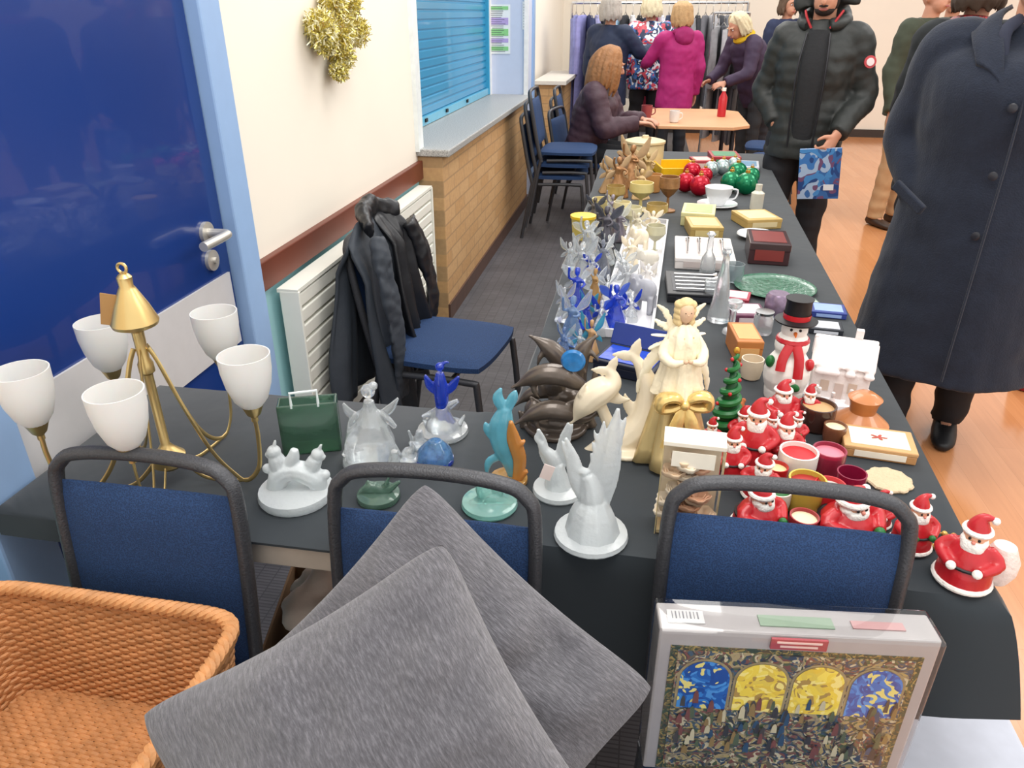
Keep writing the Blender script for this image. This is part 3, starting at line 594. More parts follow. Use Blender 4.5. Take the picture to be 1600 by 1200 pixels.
def rail(x0,x1,y,gc,zr=1.62):
    xm=(x0+x1)/2; rk=thing('clothes_rail','chrome clothes rail holding many hanging coats','clothes rail',(xm,y,0))
    for x in(x0-xm,x1-xm): mk('upright',sweep([(x,0,0),(x,0,zr)],.014,8),CHROME,rk); mk('foot',sweep([(x,-.25,.02),(x,.25,.02)],.014,8),CHROME,rk)
    mk('rail',sweep([(x0-xm,0,zr),(x1-xm,0,zr)],.013,8),CHROME,rk)
    for i,c in enumerate(gc):
        x=x0+.05+(x1-x0-.1)*i/(len(gc)-1); ln=random.uniform(.85,1.2)
        ga=thing('hanging_coat','coat on hanger hung on clothes rail','coat',(x,y+random.uniform(-.02,.02),zr-1.62),random.uniform(-.3,.3),'coats on the clothes rail')
        mm=M(c,.8,bump=.3,bs=40,var=.35,ns=14)
        w_=random.uniform(.9,1.1)
        mk('garment',join([sweep([(0,0,1.5),(0,0,1.46),(0,0,1.2),(0,0,1.5-ln)],[(.04,.015),(.2*w_,.03),(.2*w_,.036),(.23*w_,.038)],14,side=(0,1,0),res=3),sweep([(0,-.19,1.46),(.02,-.25,1.2),(.01,-.24,.9)],[.033,.036,.032],8,res=2),sweep([(0,.19,1.46),(-.02,.25,1.2),(0,.24,.9)],[.033,.036,.032],8,res=2)]),mm,ga)
        mk('hanger',join([sweep([(0,-.18,1.47),(0,0,1.53),(0,.18,1.47)],.005,6),sweep([(0,0,1.53),(0,0,1.6),(0,.012,1.64),(0,-.015,1.645)],.003,6,res=3)]),CHROME,ga)
rail(-.92,1.0,9.3,['#7c80b0','#8a8ac0','#30385c','#9a9cc8','#24262c','#3a4c70','#9cc0dc','#26282e','#d8d8dc','#1c1e24','#344060','#a83250','#d0d4e0','#283450','#5a5c62','#282c34','#8c8c90','#34363c','#6a6a70','#b0b0b4','#4a4c52','#77787e','#34363c','#c8c8c4'])
rail(.62,.98,8.9,['#8c8c90','#4a4c52','#b0b0b4','#6a6a70','#3c3e44'],1.52)

# ------------------------------------------------ FOREGROUND
bx0,bx1,by0,by1=-1.0,-.548,.40,.762; bz=.485; bh=.205
bk=thing('wicker_basket','orange-brown woven wicker basket on chair seat','basket',((bx0+bx1)/2,(by0+by1)/2,bz))
WK=M('#c48a58',.55,var=.4,ns=30,bump=.4,bs=200); WK2=M('#a8703f',.6,var=.3,ns=60)
a,b=(bx1-bx0)/2,(by1-by0)/2
def rr(t,a,b):
    an=2*math.pi*t; c,s=math.cos(an),math.sin(an); n=9.0
    k=(abs(c)**n+abs(s)**n)**(-1/n); return a*c*k,b*s*k
def perim(a,b,N):
    raw=[rr(i/2000,a,b) for i in range(2001)]; d=[0]
    for p,q in zip(raw,raw[1:]): d.append(d[-1]+math.hypot(q[0]-p[0],q[1]-p[1]))
    out=[];j=0
    for i in range(N):
        t=d[-1]*i/N
        while d[j+1]<t: j+=1
        out.append(raw[j])
    return out
NS=92; rows=32; gs=[]
def flare(z): return .88+.12*(z/bh)
for r in range(rows):
    z=.005+r*bh/rows; fl=flare(z); pts=[]; pm=perim(a*fl,b*fl,NS*4)
    for i,(x,y) in enumerate(pm):
        n=V((x**9/(a**10)*1.0,y**9/(b**10),0)); n=n.normalized() if n.length>0 else V((1,0,0)); off=.0022*math.sin(i*math.pi/4+(math.pi if r%2 else 0)); pts.append((x+n.x*off,y+n.y*off,z+.0006*math.sin(i*.37+r)))
    gs.append(sweep(pts,(.0042,.0034),6,side=(0,0,1),closed=True))
mk('woven_wall',join(gs),WK,bk)
p1=perim(a*.88,b*.88,NS); p2=perim(a,b,NS)
gs=[]
for i in range(NS): gs.append(sweep([p1[i]+(0,),p2[i]+(bh,)],.003,6))
vs=[V(q+(0,)) for q in p1]+[V(q+(bh,)) for q in p2]; gs.append((vs,[(i,(i+1)%NS,NS+(i+1)%NS,NS+i) for i in range(NS)]))
mk('stakes',join(gs),WK2,bk)
gs=[]; pm=perim(a,b,600)
for ph in(0,2.09,4.19):
    pts=[]
    for i,(x,y) in enumerate(pm):
        n=V((x**9/(a**10),y**9/(b**10),0)); n=n.normalized(); an=i/600*2*math.pi*40+ph; pts.append((x+n.x*.0065*math.cos(an),y+n.y*.0065*math.cos(an),bh+.003+.0055*math.sin(an)))
    gs.append(sweep(pts,.0068,6,side=(0,0,1),closed=True))
mk('braided_rim',join(gs),M('#c98f5c',.55,var=.35,ns=40,bump=.3,bs=150),bk)
gs=[]
for i in range(40):
    y=-b*.87+i*2*b*.87/39; pts=[(-a*.87+2*a*.87*k/70,y,.005+.0018*math.sin(k*math.pi/2+(math.pi if i%2 else 0))) for k in range(71)]; gs.append(sweep(pts,(.005,.003),6,side=(0,1,0)))
mk('woven_bottom',join(gs+[gbox((0,0,.002),(a*1.7,b*1.7,.003))]),WK,bk)
tag(mk('folded_cloth',cushion_pts(.13,.11,.03),M('#8aa0b8',.7),loc=(bx0+.12,by0+.10,bz+.024)),'small pale blue cloth lying in wicker basket','cloth')
def cushmat(ax):
    m,nt,b=newm('grey_chenille'); tc=nt.nodes.new('ShaderNodeUVMap'); 
    mp=nt.nodes.new('ShaderNodeMapping'); mp.inputs['Scale'].default_value=(14,60,1); mp.inputs['Rotation'].default_value=(0,0,ax); nt.links.new(tc.outputs[0],mp.inputs[0])
    n=nt.nodes.new('ShaderNodeTexNoise'); n.inputs['Scale'].default_value=1.0; n.inputs['Detail'].default_value=7; n.inputs['Roughness'].default_value=.65; nt.links.new(mp.outputs[0],n.inputs['Vector'])
    r=ramp(nt,[(.25,'#3d3c41'),(.5,'#57565c'),(.78,'#7d7b82')]); nt.links.new(n.outputs['Fac'],r.inputs[0]); nt.links.new(r.outputs[0],b.inputs['Base Color']); b.inputs['Roughness'].default_value=1; b.inputs['Sheen Weight'].default_value=.35
    bp=nt.nodes.new('ShaderNodeBump'); bp.inputs['Strength'].default_value=.8; bp.inputs['Distance'].default_value=.005; nt.links.new(n.outputs['Fac'],bp.inputs['Height']); nt.links.new(bp.outputs['Normal'],b.inputs['Normal']); return m
def camw(x,y,z):
    F=z*ct+y*st; return W(x,F,CH-z*st+y*ct)
def cushion(Tc,Lc,Rc,th_,label,ax,seed):
    A,B,D=[camw(*q) for q in (Tc,Lc,Rc)]; c=(B+D)/2; e1=(D-A)/2; e2=(B-A)/2; n=e1.cross(e2).normalized()
    N=56; vs=[];fs=[];uvs=[]
    if n.dot(V((0,0,CH))-c)<0: n=-n
    for sd in(1,-1):
        for j in range(N+1):
            for i in range(N+1):
                p=math.sin((-1+2*i/N)*math.pi/2);q=math.sin((-1+2*j/N)*math.pi/2); k=((1-p*p)*(1-q*q)); h=th_/2*max(0,k)**.52
                pp=p*(1-.075*(1-q*q)-.045*(q*q)**5); qq=q*(1-.075*(1-p*p)-.045*(p*p)**5)
                rr_=(1-k)*k*4
                w=.020*noise.noise(V((p*1.5,q*1.5,sd*3+seed)))+.010*noise.noise(V((p*3.5,q*3.5,sd+seed)))+.006*rr_*math.sin(math.atan2(q,p)*9+seed*2)
                vs.append(e1*pp+e2*qq+n*(sd*h+w*min(1,k*3+.15))); uvs.append((p,q))
    n1=(N+1)**2
    for j in range(N):
        for i in range(N):
            a=j*(N+1)+i; fs.append((a,a+1,a+N+2,a+N+1)); fs.append((n1+a,n1+a+N+1,n1+a+N+2,n1+a+1))
    o=mk('cushion',(vs,fs),cushmat(ax),loc=c,ang=180); me=o.data; uv=me.uv_layers.new(name='uv')
    for l in me.loops: uv.data[l.index].uv=uvs[l.vertex_index]
    bm=bmesh.new(); bm.from_mesh(me); bmesh.ops.remove_doubles(bm,verts=bm.verts,dist=.0008); bmesh.ops.recalc_face_normals(bm,faces=bm.faces); bm.to_mesh(me); bm.free()
    return tag(o,label,'cushion')
cushion((-.127,-.133,1.065),(-.394,-.414,.965),(.202,-.412,1.0),.16,'dark grey chenille square cushion behind another cushion',.3,1.0)
cushion((-.084,-.190,.925),(-.435,-.378,.848),(.125,-.51,.815),.19,'grey chenille square cushion propped on one corner',.5,4.0)
tag(mk('cushion',cushion_pts(.32,.30,.07),CHBLUE,loc=(-.29,.64,.510)),'navy flat cushion lying on chair seat','cushion')
pb=QF(1250,992,.735)
jw=.374; jz=.482; jh=pb.z-jz
jb=thing('jigsaw_box','boxed jigsaw puzzle wrapped in clear film on chair','box',(pb.x,pb.y,jz),math.radians(6))
GR=M('#a8a4a4',.35,var=.08,coat=.5)
mk('box_body',gbox((0,.025,jh/2),(jw,.05,jh)),GR,jb,smooth=False,bev=.003)
PIC=splatmat('crowd_print',['#6a6048','#a89870','#3c3a36','#7c4c40','#c8c0a0','#445a6c','#4c5c3c','#b09c60','#344458','#8a8068'],34,coat=.7,axis=(0,2,1),cell=24)
BOR=splatmat('border_print',['#3c5038','#7c6c3c','#2c4030','#a08c50','#584a30'],50,coat=.6,axis=(0,2,1),cell=20)
ph_=jh-.040
mk('printed_border',gbox((0,-.0005,.008+ph_/2),(jw-.035,.002,ph_+.006)),BOR,jb,smooth=False)
mk('picture_panel',gbox((0,-.002,.01+ph_/2),(jw-.055,.003,ph_-.012)),PIC,jb,smooth=False)
SKY=splatmat('night_sky_print',['#1e5cb0','#3480d0','#1c4c9c','#2a6ec0','#e8dc80','#4c94dc','#2460b4'],26,coat=.5,axis=(0,2,1),cell=18); YEL=splatmat('yellow_print',['#f0d648','#e8c840','#f8e88c','#e6cc50','#b09048','#f4e060'],26,coat=.5,axis=(0,2,1),cell=18)
aw=(jw-.06)/4; az0=ph_-.105
for i in range(4):
    x=-jw/2+.03+aw*(i+.5)
    for (rr_,mt,nm,y) in ((aw*.49,M('#9a8c68',.4,coat=.5,var=.4,ns=90),'printed_arch',-.0042),(aw*.44,[SKY,YEL,YEL,SKY][i],'printed_sky',-.0052)):
        pts=[(x+rr_*math.cos(math.pi*k/16),y,az0+.058+rr_*1.0*math.sin(math.pi*k/16)) for k in range(17)]+[(x-rr_,y,az0),(x+rr_,y,az0)]
        mk(nm,([V(p) for p in pts],[tuple(range(len(pts)))]),mt,jb,smooth=False)
CR=[M(c,.4,coat=.5) for c in('#4a4640','#7a4a40','#c8c0a0','#34506c','#907848','#3c3a38','#586448')]
rj=random.Random(2)
for i in range(90):
    x=rj.uniform(-.152,.152); zz=az0+.012-.0012*i; hh=rj.uniform(.016,.028); w_=rj.uniform(.003,.005)
    pts=[(x-w_,-.0062,zz),(x+w_,-.0062,zz),(x+w_*.8,-.0062,zz+hh*.65),(x+w_*.45,-.0062,zz+hh*.9),(x,-.0062,zz+hh),(x-w_*.45,-.0062,zz+hh*.9),(x-w_*.8,-.0062,zz+hh*.65)]
    mk('printed_person',([V(p)-V((0,.00003*i,0)) for p in pts],[tuple(range(7))]),CR[i%7],jb,smooth=False)
mk('title_label',gbox((-.0,-.003,jh-.014),(.075,.004,.018)),M('#a84850',.4),jb,smooth=False)
mk('title_text',join([gbox((-.0,-.0055,jh-.010),(.06,.001,.003)),gbox((-.0,-.0055,jh-.017),(.05,.001,.003))]),M('#e6c8c0',.5),jb,smooth=False)
mk('top_label',gbox((-.0,.022,jh+.0012),(.10,.02,.002)),M('#8ca08c',.4),jb,smooth=False); mk('top_label',gbox((.11,.022,jh+.0012),(.07,.014,.002)),M('#bc9494',.4),jb,smooth=False)
mk('barcode_sticker',gbox((-.150,.022,jh+.0014),(.05,.024,.002)),M('#d0d0d0',.4),jb,smooth=False)
mk('barcode_lines',join([gbox((-.168+i*.005,.024,jh+.003),(.0010+.0008*(i%2),.013,.0005)) for i in range(8)]),M('#8a8a8e',.5),jb,smooth=False)
mk('shrink_film',gbox((0,.0235,jh/2),(jw+.004,.066,jh+.008)),M('#ffffff',.05,trans=1,var=0,ior=1.04,bump=1,bs=12,coat=1),jb,smooth=False,bev=.004)
wb=P(1560,1082,.35)
w1=thing('storage_box','white plastic storage box beside the stall table','box',(wb.x-.15,wb.y-.225,0),0)
mk('box_body',gbox((0,0,.16),(.28,.42,.32)),M('#b4b8c4',.5),w1,smooth=False,bev=.01); mk('lid',gbox((0,0,.335),(.30,.45,.03)),M('#bcc0cc',.5),w1,smooth=False,bev=.01)
ub=thing('cardboard_box','cardboard box of packing paper under side table','box',(-.55,1.1,0),.2)
mk('box_body',join([gbox((-.14,0,.2),(.005,.3,.4)),gbox((.14,0,.2),(.005,.3,.4)),gbox((0,-.15,.2),(.28,.005,.4)),gbox((0,.15,.2),(.28,.005,.4)),gbox((0,0,.003),(.28,.3,.005))]),M('#8a6c50',.8),ub,smooth=False)
fuse('packing_paper',[ell((random.uniform(-.08,.08),random.uniform(-.09,.09),.36+random.uniform(0,.08)),(.06,.05,.05),(random.random(),random.random(),0)) for i in range(9)],M('#d8c4b4',.8,bump=.8,bs=30),ub,.01,0,disp=lambda c:.02*noise.noise(c*25))
rb=P(1575,600,0.0)
rg=thing('shopping_bag','dark red shopping bag standing on wooden floor','bag',(rb.x+.16,rb.y,0),.3)
mk('bag_body',sweep([(0,0,0),(0,0,.02),(0,0,.12),(0,0,.2)],[(.15,.07),(.17,.08),(.16,.07),(.15,.04)],16,side=(1,0,0),res=3),M('#8c1a24',.6,bump=.4,bs=20),rg); mk('handle',sweep([(-.06,0,.19),(-.05,0,.27),(.05,0,.27),(.06,0,.19)],.006,6,res=4),BLACK,rg)

# ------------------------------------------------ CHANDELIER
cR,cF=-.63,1.145; cc0=W(cR,cF,T)
chd=thing('chandelier','brass five-arm ceiling light with frosted glass shades','chandelier',cc0)
zc=.158
mk('stem',lathe([(0,.03),(.018,.03),(.03,.04),(.03,.055),(.015,.07),(.008,.08),(.008,.22),(.013,.225),(.013,.24),(.009,.25),(.010,.30),(.036,.312),(.038,.318),(.028,.345),(.014,.375),(.011,.38),(.012,.395),(.008,.4),(0,.405)],28),BRASS,chd)
mk('hanging_loop',mv(rot(ring((0,0,0),.008,.0025,16,6),(math.pi/2,0,0)),(0,0,.410)),BRASS,chd)
mk('price_tag',rot(gbox((-.03,-.01,.34),(.03,.002,.055)),(0,.2,.3),(-.03,-.01,.35)),M('#a37c4c',.7),chd,smooth=False)
SHD=M('#f6f5f2',.4,trans=.3,var=.01,sub=.2)
for s_ in [(397,648),(350,572),(178,590),(62,676),(205,712)]:
    q=P(s_[0],s_[1],T+zc-.01)-cc0; dx=V((q.x,q.y,0)); R_=dx.length; dx.normalize(); zz=zc-.012
    pr=[(.012,.27),(.025,.24),(.05,.16),(.085,.07),(.12,.022),(R_-.035,.008),(R_-.008,.04),(R_,.10),(R_,zz-.01)]
    mk('arm',join([sweep([dx*r+V((0,0,z)) for r,z in pr],(.0018,.0042),8,side=V((-dx.y,dx.x,0)),res=6),sweep([dx*.02+V((0,0,.05)),dx*.06+V((0,0,.012)),dx*(R_*.6)+V((0,0,.006)),dx*(R_-.03)+V((0,0,.010))],(.0018,.004),8,side=V((-dx.y,dx.x,0)),res=6)]),BRASS,chd)
    mk('lamp_cup',mv(lathe([(0,-.012),(.006,-.01),(.006,-.002),(.012,.004),(.019,.022),(.021,.026),(.018,.026),(.0,.015)],20),V((dx.x*R_,dx.y*R_,zz))),BRASS,chd)
    mk('lamp_shade',mv(lathe([(.016,.018),(.029,.035),(.038,.062),(.0425,.090),(.0435,.118),(.0415,.118),(.040,.090),(.036,.064),(.027,.04),(.014,.024),(.016,.018)],32),V((dx.x*R_,dx.y*R_,zz))),SHD,chd)

# ------------------------------------------------ FIGURINES
def rel(px,F,root): return [QF(u,v,F)-V(root) for u,v in px]
def pxr(p,r): return r*depth(p)/f
def base(p,rpx,h=.012,mat=FROST):
    r=pxr(p,rpx); return lathe([(0,0),(r*.95,0),(r,h*.3),(r*.97,h*.8),(r*.7,h),(0,h*1.1)],28)
def glassfig(name,label,u,v,bpx,paths,mat,vox=.003,bmat=None,blobs=(),bh=.014,seg=10,flat=()):
    p=P(u,v,T); F=Fof(p); e=thing(name,label,'figurine',p)
    mk('base',base(p,bpx,bh),bmat or mat,e)
    gs=[]
    for px,rad in paths:
        gs.append(sweep(rel(px,F,p),[pxr(p,r) if not isinstance(r,tuple) else (pxr(p,r[0]),pxr(p,r[1])) for r in rad],seg,res=4))
    for px,rad in flat: gs.append(sweep(rel(px,F,p),[(pxr(p,r),pxr(p,max(2.8,r*.3))) for r in rad],12,side=RGT,res=4))
    for (bu,bv),r in blobs:
        q=QF(bu,bv,F)-V(p); gs.append(ell(q,tuple(pxr(p,x) for x in r) if isinstance(r,tuple) else pxr(p,r)))
    fuse('figure',gs,mat,e,vox,1)
    return e,p,F
def wing(x0,y0,x1,y1,w,n=5,sg=1):
    out=[([(x0,y0),(x0+(x1-x0)*.35+sg*2,y0+(y1-y0)*.35),(x0+(x1-x0)*.7,y0+(y1-y0)*.7),(x1,y1)],[w*.7,w,w*.75,w*.15])]
    for k in range(n):
        t=.3+.6*k/n; cx=x0+(x1-x0)*t; cy=y0+(y1-y0)*t
        out.append(([(cx,cy+8),(cx+sg*w*.65,cy-4),(cx+sg*w*.95,cy-18)],[w*.3,w*.28,w*.06]))
    return out
e,p,F=glassfig('glass_eagle','clear glass eagle with raised wings on round base',923,838,58,[([(925,838),(925,800),(928,780)],[46,34,20]),([(928,812),(925,782),(921,755),(916,742)],[18,20,14,10]),([(916,740),(906,735),(899,744)],[8,6,2]),([(930,800),(945,808),(955,822)],[9,8,4])],FROST,.0021,FROST,
  flat=wing(936,798,966,638,19,6,1)+wing(916,785,884,684,14,5,-1)+wing(926,782,944,658,12,4,-1))
e,p,F=glassfig('glass_bird','frosted glass bird with small price tag on base',872,768,40,[([(872,765),(870,745),(868,725)],[24,18,12]),([(868,735),(862,715),(850,702),(845,690)],[11,11,8,6]),([(845,692),(838,684),(841,674)],[5,4,1])],FROST,.0021,FROST,flat=wing(870,740,888,660,12,4,1)+wing(860,732,842,670,9,3,-1))
mk('price_tag',rot(gbox(QF(855,738,F-.03)-V(p),(.02,.001,.03)),(0,.3,0),QF(855,738,F-.03)-V(p)),M('#f2ded8',.6),e,smooth=False)
glassfig('glass_animals','frosted glass pair of animals on oval base',464,775,58,[([(430,765),(440,740),(462,735),(490,745),(500,765)],[14,18,17,18,12]),([(440,740),(432,718),(425,708)],[14,13,8]),([(482,742),(492,720),(500,712)],[13,12,6]),([(450,735),(458,715),(460,702)],[12,10,6]),([(425,706),(416,712)],[8,4]),([(500,712),(508,716)],[7,4]),([(428,700),(430,688)],[4,2]),([(498,704),(502,694)],[4,2])],FROST,.0022,FROST,blobs=[((428,706),11),((496,710),10),((418,732),8),((507,742),9)],bh=.022)
glassfig('glass_figurine','clear glass lady figurine on scalloped base',580,722,44,[([(580,722),(578,690),(580,665),(577,640),(576,625)],[36,40,26,12,8]),([(576,640),(602,652),(618,668)],[7,6,4]),([(574,642),(552,655),(545,675)],[7,6,4]),([(552,690),(538,712)],[8,5]),([(605,690),(624,712)],[10,5])],CLR,.0022,CLR,blobs=[((575,611),11),((583,603),7)],flat=[([(590,650),(608,640),(622,622)],[6,8,2]),([(562,652),(546,645),(536,630)],[6,8,2])])
e,p,F=glassfig('glass_figurine','clear glass stand with blue glass bird on top',692,676,40,[([(692,676),(690,655),(692,635)],[32,20,10]),([(660,652),(690,640),(716,626)],[4,8,4]),([(670,668),(660,650)],[6,2]),([(715,668),(726,648)],[6,2])],CLR,.0021,CLR)
bw=[[(692,618),(706,604),(717,588)],[(684,616),(672,602),(664,586)]]
fuse('blue_bird',[sweep(rel([(690,655),(690,625),(688,598),(687,582)],F,p),[pxr(p,x) for x in(5,11,10,6)],10,res=3),ell(QF(687,573,F)-V(p),pxr(p,7)),sweep(rel([(688,572),(696,566),(703,567)],F,p),[pxr(p,x) for x in(4,2.5,1)],8,res=3)]+[sweep(rel(a_,F,p),[(pxr(p,x),pxr(p,3)) for x in(4,8,2)],8,side=RGT,res=3) for a_ in bw]+[sweep(rel([(690,640),(700,655),(708,662)],F,p),[pxr(p,x) for x in(6,6,3)],8,res=2)],BLUEG,e,.0019,1)
glassfig('glass_shell','blue streaked glass dome ornament',680,722,30,[([(680,722),(680,705),(680,688)],[30,27,10])],M('#6a9af0',.08,trans=.6,var=.9,ns=60),.0022,BLUEG)
p=P(795,752,T);F=Fof(p);e=thing('glass_fish','turquoise and amber glass fish figurine','figurine',p)
mk('base',base(p,30,.012),M('#d8a860',.1,trans=.5),e)
fuse('figure',[sweep(rel(a_,F,p),[(pxr(p,x),pxr(p,max(3,x*.55))) for x in b_],10,side=RGT,res=4) for a_,b_ in [([(805,752),(800,722),(788,695),(784,665),(790,638)],[8,16,20,20,10]),([(788,642),(778,622),(783,606)],[7,9,2]),([(793,640),(802,620),(806,610)],[7,8,2]),([(778,690),(762,672),(758,660)],[8,7,2]),([(780,712),(764,722),(760,742)],[7,7,2])]],M('#74c4dc',.1,trans=.45,var=.45,ns=22,bump=.3,bs=50,coat=.5),e,.0022,1)
fuse('amber_fin',[sweep(rel(a_,F-.012,p),[(pxr(p,x),pxr(p,5)) for x in b_],10,side=RGT,res=4) for a_,b_ in [([(808,750),(812,718),(802,685),(798,658)],[8,11,11,3]),([(812,745),(824,735)],[8,3]),([(808,700),(820,688)],[7,2])]],M('#d8924c',.12,trans=.4,var=.3),e,.0022,1)
glassfig('glass_star','pale turquoise glass star dish',765,790,44,[([(735,790),(765,778),(800,790)],[5,12,5]),([(765,785),(752,762),(756,745)],[12,10,3]),([(770,785),(788,762)],[10,3]),([(770,785),(775,755)],[8,3])],M('#b4e6de',.1,trans=.7),.0025)
glassfig('glass_leaf','dark green glass leaf dish',592,778,34,[([(560,775),(580,760),(600,768),(625,752)],[5,9,8,3]),([(570,770),(575,750)],[6,2]),([(600,765),(608,745)],[6,2])],M('#7a9c8c',.1,trans=.7),.0025)
glassfig('glass_figurine','small clear glass swan',640,722,18,[([(640,722),(638,708),(645,700),(640,690)],[14,11,5,3])],CLR,.002)
glassfig('glass_figurine','small clear glass cat',616,738,16,[([(616,738),(616,720),(616,704)],[12,10,6])],CLR,.002)
glassfig('glass_figurine','small clear glass angel',655,700,14,[([(655,700),(655,684),(655,672)],[11,8,5]),([(645,690),(638,672)],[4,2])],CLR,.002)
p,w,h=fit(490,700,88,625); gb=thing('glass_vase','dark green glass vase shaped like a bag','vase',p,.35)
mk('vase_body',join([gbox((0,-.018,h/2),(w,.005,h)),gbox((0,.018,h/2),(w,.005,h)),gbox((-w/2+.003,0,h/2),(.005,.036,h)),gbox((w/2-.003,0,h/2),(.005,.036,h)),gbox((0,0,.005),(w,.036,.01))]),M('#8cb8a0',.08,trans=.88,var=.3,bump=.5,bs=20,coat=.5),gb,smooth=False,bev=.002)
mk('handle',sweep([(-.028,-.018,h-.006),(-.028,-.018,h+.026),(.022,-.018,h+.028),(.022,-.018,h-.006)],.003,6),M('#dfe8e6',.3),gb)

def dol(px,F,root,p,r,dF=0,fin=1,fl=1.0):
    pts=[QF(u,v,F+dF)-V(root) for u,v in px]; n=len(px)
    prof=[.13,.28,.8,1.0,.95,.72,.42,.2]; rad=[]
    for i in range(n):
        t=i/(n-1)*(len(prof)-1); k=int(min(t,len(prof)-2)); rad.append(pxr(p,r)*(prof[k]+(prof[k+1]-prof[k])*(t-k)))
    gs=[sweep(pts,rad,12,res=4)]
    a,b=pts[-2],pts[-1]; d=(b-a).normalized(); s=d.cross(V((0,1,0))).normalized(); Rr=pxr(p,r)
    for sg in(-1,1):
        gs.append(sweep([b-d*Rr*.3,b+d*Rr*.15+s*sg*Rr*.7*fl,b+d*Rr*.55+s*sg*Rr*1.5*fl],[(Rr*.32,Rr*.14),(Rr*.36,Rr*.12),(Rr*.06,Rr*.05)],10,side=d,res=3))
    m=pts[n//2]; d2=(pts[n//2+1]-pts[n//2-1]).normalized(); s2=d2.cross(V((0,1,0))).normalized()*fin
    gs.append(sweep([m+s2*Rr*.6,m+s2*Rr*1.35+d2*Rr*.4,m+s2*Rr*1.75+d2*Rr*1.0],[(Rr*.6,Rr*.2),(Rr*.36,Rr*.14),(Rr*.06,Rr*.06)],10,side=d2,res=3))
    q=pts[2 if n>5 else 1]
    gs.append(sweep([q,q-s2*Rr*1.0+d2*Rr*.6+V((0,-Rr*.5,0)),q-s2*Rr*1.5+d2*Rr*1.4+V((0,-Rr*.7,0))],[Rr*.4,Rr*.26,Rr*.06],8,res=2))
    return gs
p=P(978,700,T); F=Fof(p); e=thing('dolphin_sculpture','cream ceramic sculpture of two leaping dolphins','sculpture',p)
gs=dol([(890,662),(899,652),(912,634),(928,617),(944,607),(956,598),(957,586),(950,576)],F,p,p,22,fin=-1,fl=.7)
fuse('small_dolphin',gs+[sweep(rel([(935,625),(950,660),(965,690)],F,p),[pxr(p,x) for x in(9,10,12)],8,res=3)],OFFW,e,.0028,2)
gs=dol([(898,712),(920,703),(950,694),(985,680),(1010,650),(1014,610),(1003,575),(986,552)],F,p,p,25,fin=1,fl=.65)
fuse('large_dolphin',gs+[sweep(rel([(970,702),(985,690),(990,670)],F,p),[pxr(p,x) for x in(30,24,12)],12,res=3),base(p,42,.012)],OFFW,e,.0028,2)
BRZ=M('#5a5048',.3,.35,var=.45,ns=20,coat=.3)
p=P(868,668,T); F=Fof(p); e=thing('dolphin_sculpture','dark bronze sculpture of leaping dolphins on waves','sculpture',p)
gs=dol([(798,606),(812,600),(832,590),(856,584),(880,588),(900,598),(916,604),(932,598)],F,p,p,16,-.05)+dol([(826,524),(838,530),(856,542),(872,558),(884,578),(890,600),(892,616),(886,630)],F,p,p,16,.01)+dol([(936,524),(926,530),(914,544),(906,562),(904,584),(908,604),(914,618),(926,628)],F,p,p,14,.02,fin=-1)+dol([(802,664),(816,656),(836,646),(860,640),(884,644),(904,652),(920,652),(934,642)],F,p,p,15,-.07)+dol([(802,636),(812,628),(826,618),(842,612),(858,612),(872,618),(884,624),(896,620)],F,p,p,12,.04)
gs+=[ell(QF(868,655,F)-V(p),(pxr(p,42),pxr(p,30),pxr(p,22))),ell(QF(882,622,F)-V(p),(pxr(p,26),pxr(p,22),pxr(p,24))),ell(QF(868,600,F)-V(p),(pxr(p,18),pxr(p,16),pxr(p,22))),ell(QF(835,640,F)-V(p),(pxr(p,16),pxr(p,16),pxr(p,18))),ell(QF(908,640,F)-V(p),(pxr(p,16),pxr(p,16),pxr(p,22))),base(p,50,.014)]
for i,(u_,v_) in enumerate([(838,628),(850,600),(912,612),(925,650),(820,650)]): gs.append(sweep(rel([(u_,v_+16),(u_-4,v_),(u_-10,v_-8)],F,p),[pxr(p,x) for x in(9,6,2)],8,res=3))
fuse('figure',gs,BRZ,e,.0026,1)
mk('glass_medallion',mv(rot(lathe([(0,0),(.022,.002),(.024,.006),(.02,.012),(0,.014)],24),(math.pi/2,0,0)),QF(896,562,F-.05)-V(p)),M('#3a86c8',.1,trans=.3,var=.6,ns=60),e)

def lat(name,label,cat,u,v,w,vt,prof,mat,lid=None,seg=24,wob=None,z=T,part='vessel_body',extra=None):
    p,ww,h=fit(u,v,w,vt,z); r=ww/2; e=thing(name,label,cat,p)
    mk(part,lathe([(a*r,b*h) for a,b in prof],seg,wob),mat,e)
    if lid: mk(lid[0],lathe([(a*r,b*h) for a,b in lid[1]],seg),lid[2],e)
    if extra:
        for nm,pf,mt in extra: mk(nm,lathe([(a*r,b*h) for a,b in pf],seg),mt,e)
    return e
def gbx(name,label,cat,u,v,wpx,hm,dm,mat,rz=0,lidm=None,labm=None,z=T,top=None):
    p=P(u,v,z); w=wpx*depth(p)/f; e=thing(name,label,cat,p,rz)
    mk('box_base',gbox((0,0,hm*.35),(w*.985,dm*.985,hm*.7)),mat,e,smooth=False,bev=min(.003,hm*.1))
    mk('box_lid',gbox((0,0,hm*.82),(w,dm,hm*.36)),lidm or mat,e,smooth=False,bev=min(.003,hm*.1))
    if labm: mk('printed_label',gbox((0,0,hm+.0006),(w*.8,dm*.75,.0012)),labm,e,smooth=False); mk('printed_label',gbox((0,-dm/2-.0005,hm*.45),(w*.7,.001,hm*.5)),labm,e,smooth=False)
    if top: top(e,w,dm,hm)
    return e
FACE=M('#e0a888',.5); BEARD=M('#efece6',.7,bump=.6,bs=150)
